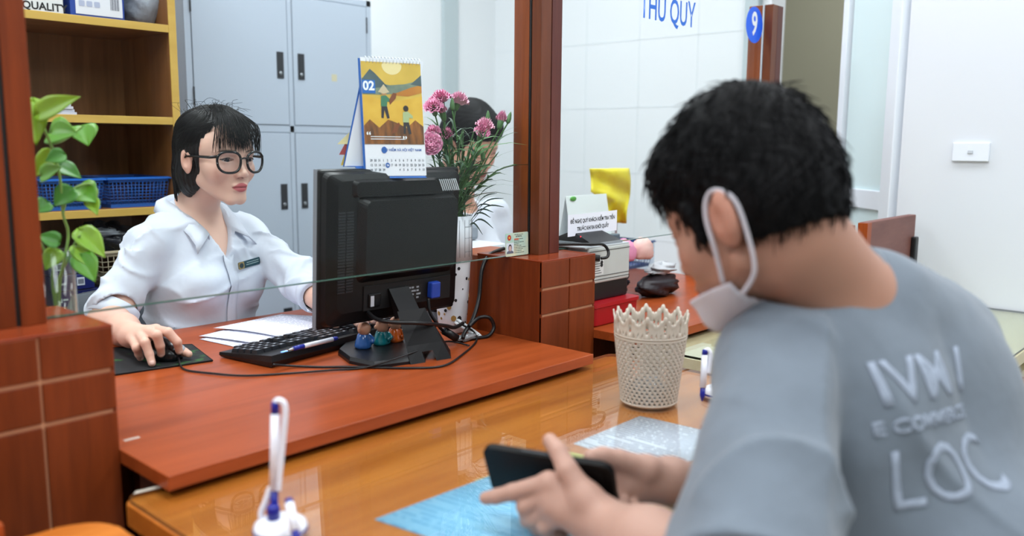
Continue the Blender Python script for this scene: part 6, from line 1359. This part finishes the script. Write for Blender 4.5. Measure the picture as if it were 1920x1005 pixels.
v, q = surfnet(m_tee, (.55, .02, .43), (1.40, .62, 1.10), .0052); bvM = bvh_of(v, q)
person_mesh(mt, v, q, 'tee_shirt', TEE)
# ribbed neckband
nb = []
ax = (Vector(HM.out((0, -.035, -.05)))-(c7+V(-.006, .05, -.015))).normalized(); q_ = ax.to_track_quat('Z', 'Y').to_matrix(); c0 = c7+V(-.006, .05, -.015)
for k in range(49):
    a = 2*PI*k/48; dirv = q_ @ V(math.cos(a), math.sin(a), 0); best = None
    o_ = c0+ax*.09+dirv*.066; h = bvM.ray_cast(o_, -ax, .3)
    if h[0]: nb.append(h[0]+V(0, 0, .001))
if len(nb) > 20: MB().tube(nb, .006, 6).build('neckband', TEE, mt, True)
# white lettering on the back
PRW = mat('tee_print', '8f99a9', .8)
def on_back(u, v_, off=.0012):     # u to the wearer's right, v up, metres, on the upper back
    o = Vector(TMb.out((u, -.4, v_))); d = Vector(TMb.out((u, 0, v_)))-o; h = bvM.ray_cast(o, d.normalized(), 1.5); return h[0]+h[1]*off if h[0] else None
def back_text(txt, u, v_, size, sx_=1.0, bold=.002):
    me = text_mesh(txt, size, 0, 'CENTER', bold); bm = bmesh.new(); bm.from_mesh(me); bmesh.ops.triangulate(bm, faces=bm.faces[:])
    for _ in range(2):
        es = [e for e in bm.edges if e.calc_length() > .012]; 
        if es: bmesh.ops.subdivide_edges(bm, edges=es, cuts=1); bmesh.ops.triangulate(bm, faces=bm.faces[:])
    dead = []
    for w_ in bm.verts:
        p = on_back(u+w_.co.x*sx_, v_+w_.co.y)
        if p is None: dead.append(w_)
        else: w_.co = p
    if dead: bmesh.ops.delete(bm, geom=dead, context='VERTS')
    bm.to_mesh(me); bm.free(); me.transform(pmat(mt).inverted()); me.materials.clear(); o = obj('shirt_print', me, PRW, mt); o.modifiers.new('th', 'SOLIDIFY').thickness = .0002; return o
back_text('IVM /', -.055, -.08, .066, 1.0, .0012); back_text('E COMMERCE', -.07, -.122, .02, 1.1, .0008); back_text('LOC', -.062, -.178, .085, .78, .0005); back_text('A', .095, -.21, .11, 1, .002)
# trousers and stool
def m_leg(P):
    d = None
    for s in (-1, 1):
        k = V(1.0, .2, .52)-TMl*(.09*s); kn = k+V(.1, .40, -.02); e = su(rc(P, k, kn, .09, .065), rc(P, kn, kn+V(-.02, -.05, -.42), .06, .045), .02); e = su(e, rc(P, kn+V(-.02, -.06, -.455), kn+V(.0, .08, -.465), .036, .03), .03); d = e if d is None else np.minimum(d, e)
    return su(d, rc(P, (.98, .18, .53), (1.02, .19, .53), .12, .12), .04)
v, q = surfnet(m_leg, (.7, -.05, 0), (1.4, .85, .7), .014); person_mesh(mt, v, q, 'trousers', mat('jeans_navy', '232b3a', .8))
t = thing('stool', 'round black stool under the man in the grey T-shirt', 'stool', (1.0, .19, 0)); MB().lathe([(.0005, .37), (.17, .37), (.175, .385), (.165, .405), (.0005, .41)], 32).build('seat', BLACK, t)
for k in range(4): a = PI/4+k*PI/2; MB().tube([V(.12*math.cos(a), .12*math.sin(a), .375), V(.17*math.cos(a), .17*math.sin(a), 0)], .012, 8).build('leg', mat('chrome', 'b8bcc2', .25, metal=.9), t)
# phone: long side along PLx, back towards the camera
PLx = V(-.33, .944, 0.0).normalized(); pn = V(-.74, -.26, -.38); pn = (pn-PLx*pn.dot(PLx)).normalized(); pw = pn.cross(PLx); pw = pw if pw.z > 0 else -pw
pc_ = px(1032, 896, d=.992)
ph = thing('smartphone', 'black smartphone held in both hands of the man', 'phone', pc_); PM = frame(pc_, PLx, pw)
sg = 1 if (PM.to_3x3() @ V(0, 0, 1)).dot(pn) > 0 else -1
b = MB(); b.m = PM; b.prism(rrect(.158, .076, .012, 6), -.0042, .0042, .0016); b.build('case', mat('phone_black', '050506', .5, spec=.2), ph, True)
b = MB(); b.m = PM; b.prism(rrect(.15, .068, .009, 6), min(-sg*.0042, -sg*.0046), max(-sg*.0042, -sg*.0046)); b.build('screen', mat('phone_screen', '22262c', .1, emit=(.7, .8, 1), estr=.3), ph, True)
b = MB(); b.m = PM; b.box((-.02, .0381, -.0015), (.03, .0392, .0015), .0005); b.build('side_button', mat('button_grey', '30343a', .3), ph, True)
b = MB(); b.m = PM; b.prism(rrect(.03, .03, .008, 5, -.055, .015), min(sg*.0042, sg*.0054), max(sg*.0042, sg*.0054)); b.build('camera_bump', mat('phone_black', '050506', .5, spec=.2), ph, True)
# ------------------------------------------------------------------ the second clerk behind the flowers
t3 = thing('person', 'second clerk in white shirt mostly hidden behind the carnations', 'person', (1.93, 2.02, 0))
H3 = Fr(px(880, 272, d=2.68), V(.0, -.93, -.36), sc=1.0); T3 = Fr((1.95, 2.03, .47), (0, -1, 0))
def t3_body(P):
    d = su(head_local(H3.to(P), True)*H3.sc, rc(P, H3.out((0, -.03, -.05)), T3.out((0, 0, .52)), .052, .055), .02); d = su(d, torso_local(T3.to(P), -.004), .03)
    for s in (-1, 1): d = su(d, rc(P, T3.out((s*.17, 0, .47)), T3.out((s*.2, .05, .24)), .045, .04), .03); d = su(d, rc(P, T3.out((s*.2, .05, .24)), T3.out((s*.1, .26, .34)), .036, .028), .02); d = su(d, rc(P, T3.out((s*.1, .26, .34)), T3.out((s*.08, .35, .33)), .026, .014), .02)
    return d
v, q = surfnet(t3_body, (1.66, 1.62, .40), (2.24, 2.2, 1.36), .0048); cl = face_colors(H3.to(v.astype(np.float32)), 'c99a84', 'a0605c', True); person_mesh(t3, v, q, 'body', SKINW, cl)
def t3_hair(P): return m_hair_l(H3.to(P))*H3.sc
v, q = surfnet(t3_hair, np.array(H3.o)+(-.15, -.17, -.13), np.array(H3.o)+(.15, .18, .17), .005); person_mesh(t3, v, q, 'hair', HAIRM)
def t3_shirt(P):
    d = torso_local(T3.to(P), .008)
    for s in (-1, 1): d = su(d, rc(P, T3.out((s*.17, 0, .465)), T3.out((s*.2, .05, .24)), .062, .058), .03); d = su(d, rc(P, T3.out((s*.2, .05, .24)), T3.out((s*.14, .18, .30)), .055, .045), .03)
    d = d+wrinkle(P, .004, 50, 31); return np.maximum(d, -rc(P, T3.out((0, .01, .5)), H3.out((0, -.02, -.05)), .06, .065))
v, q = surfnet(t3_shirt, (1.62, 1.7, .40), (2.28, 2.2, 1.1), .008); person_mesh(t3, v, q, 'shirt', WHSH)
office_chair((1.95, 2.07, 0), (0, -1), 'dark office chair under the second clerk')
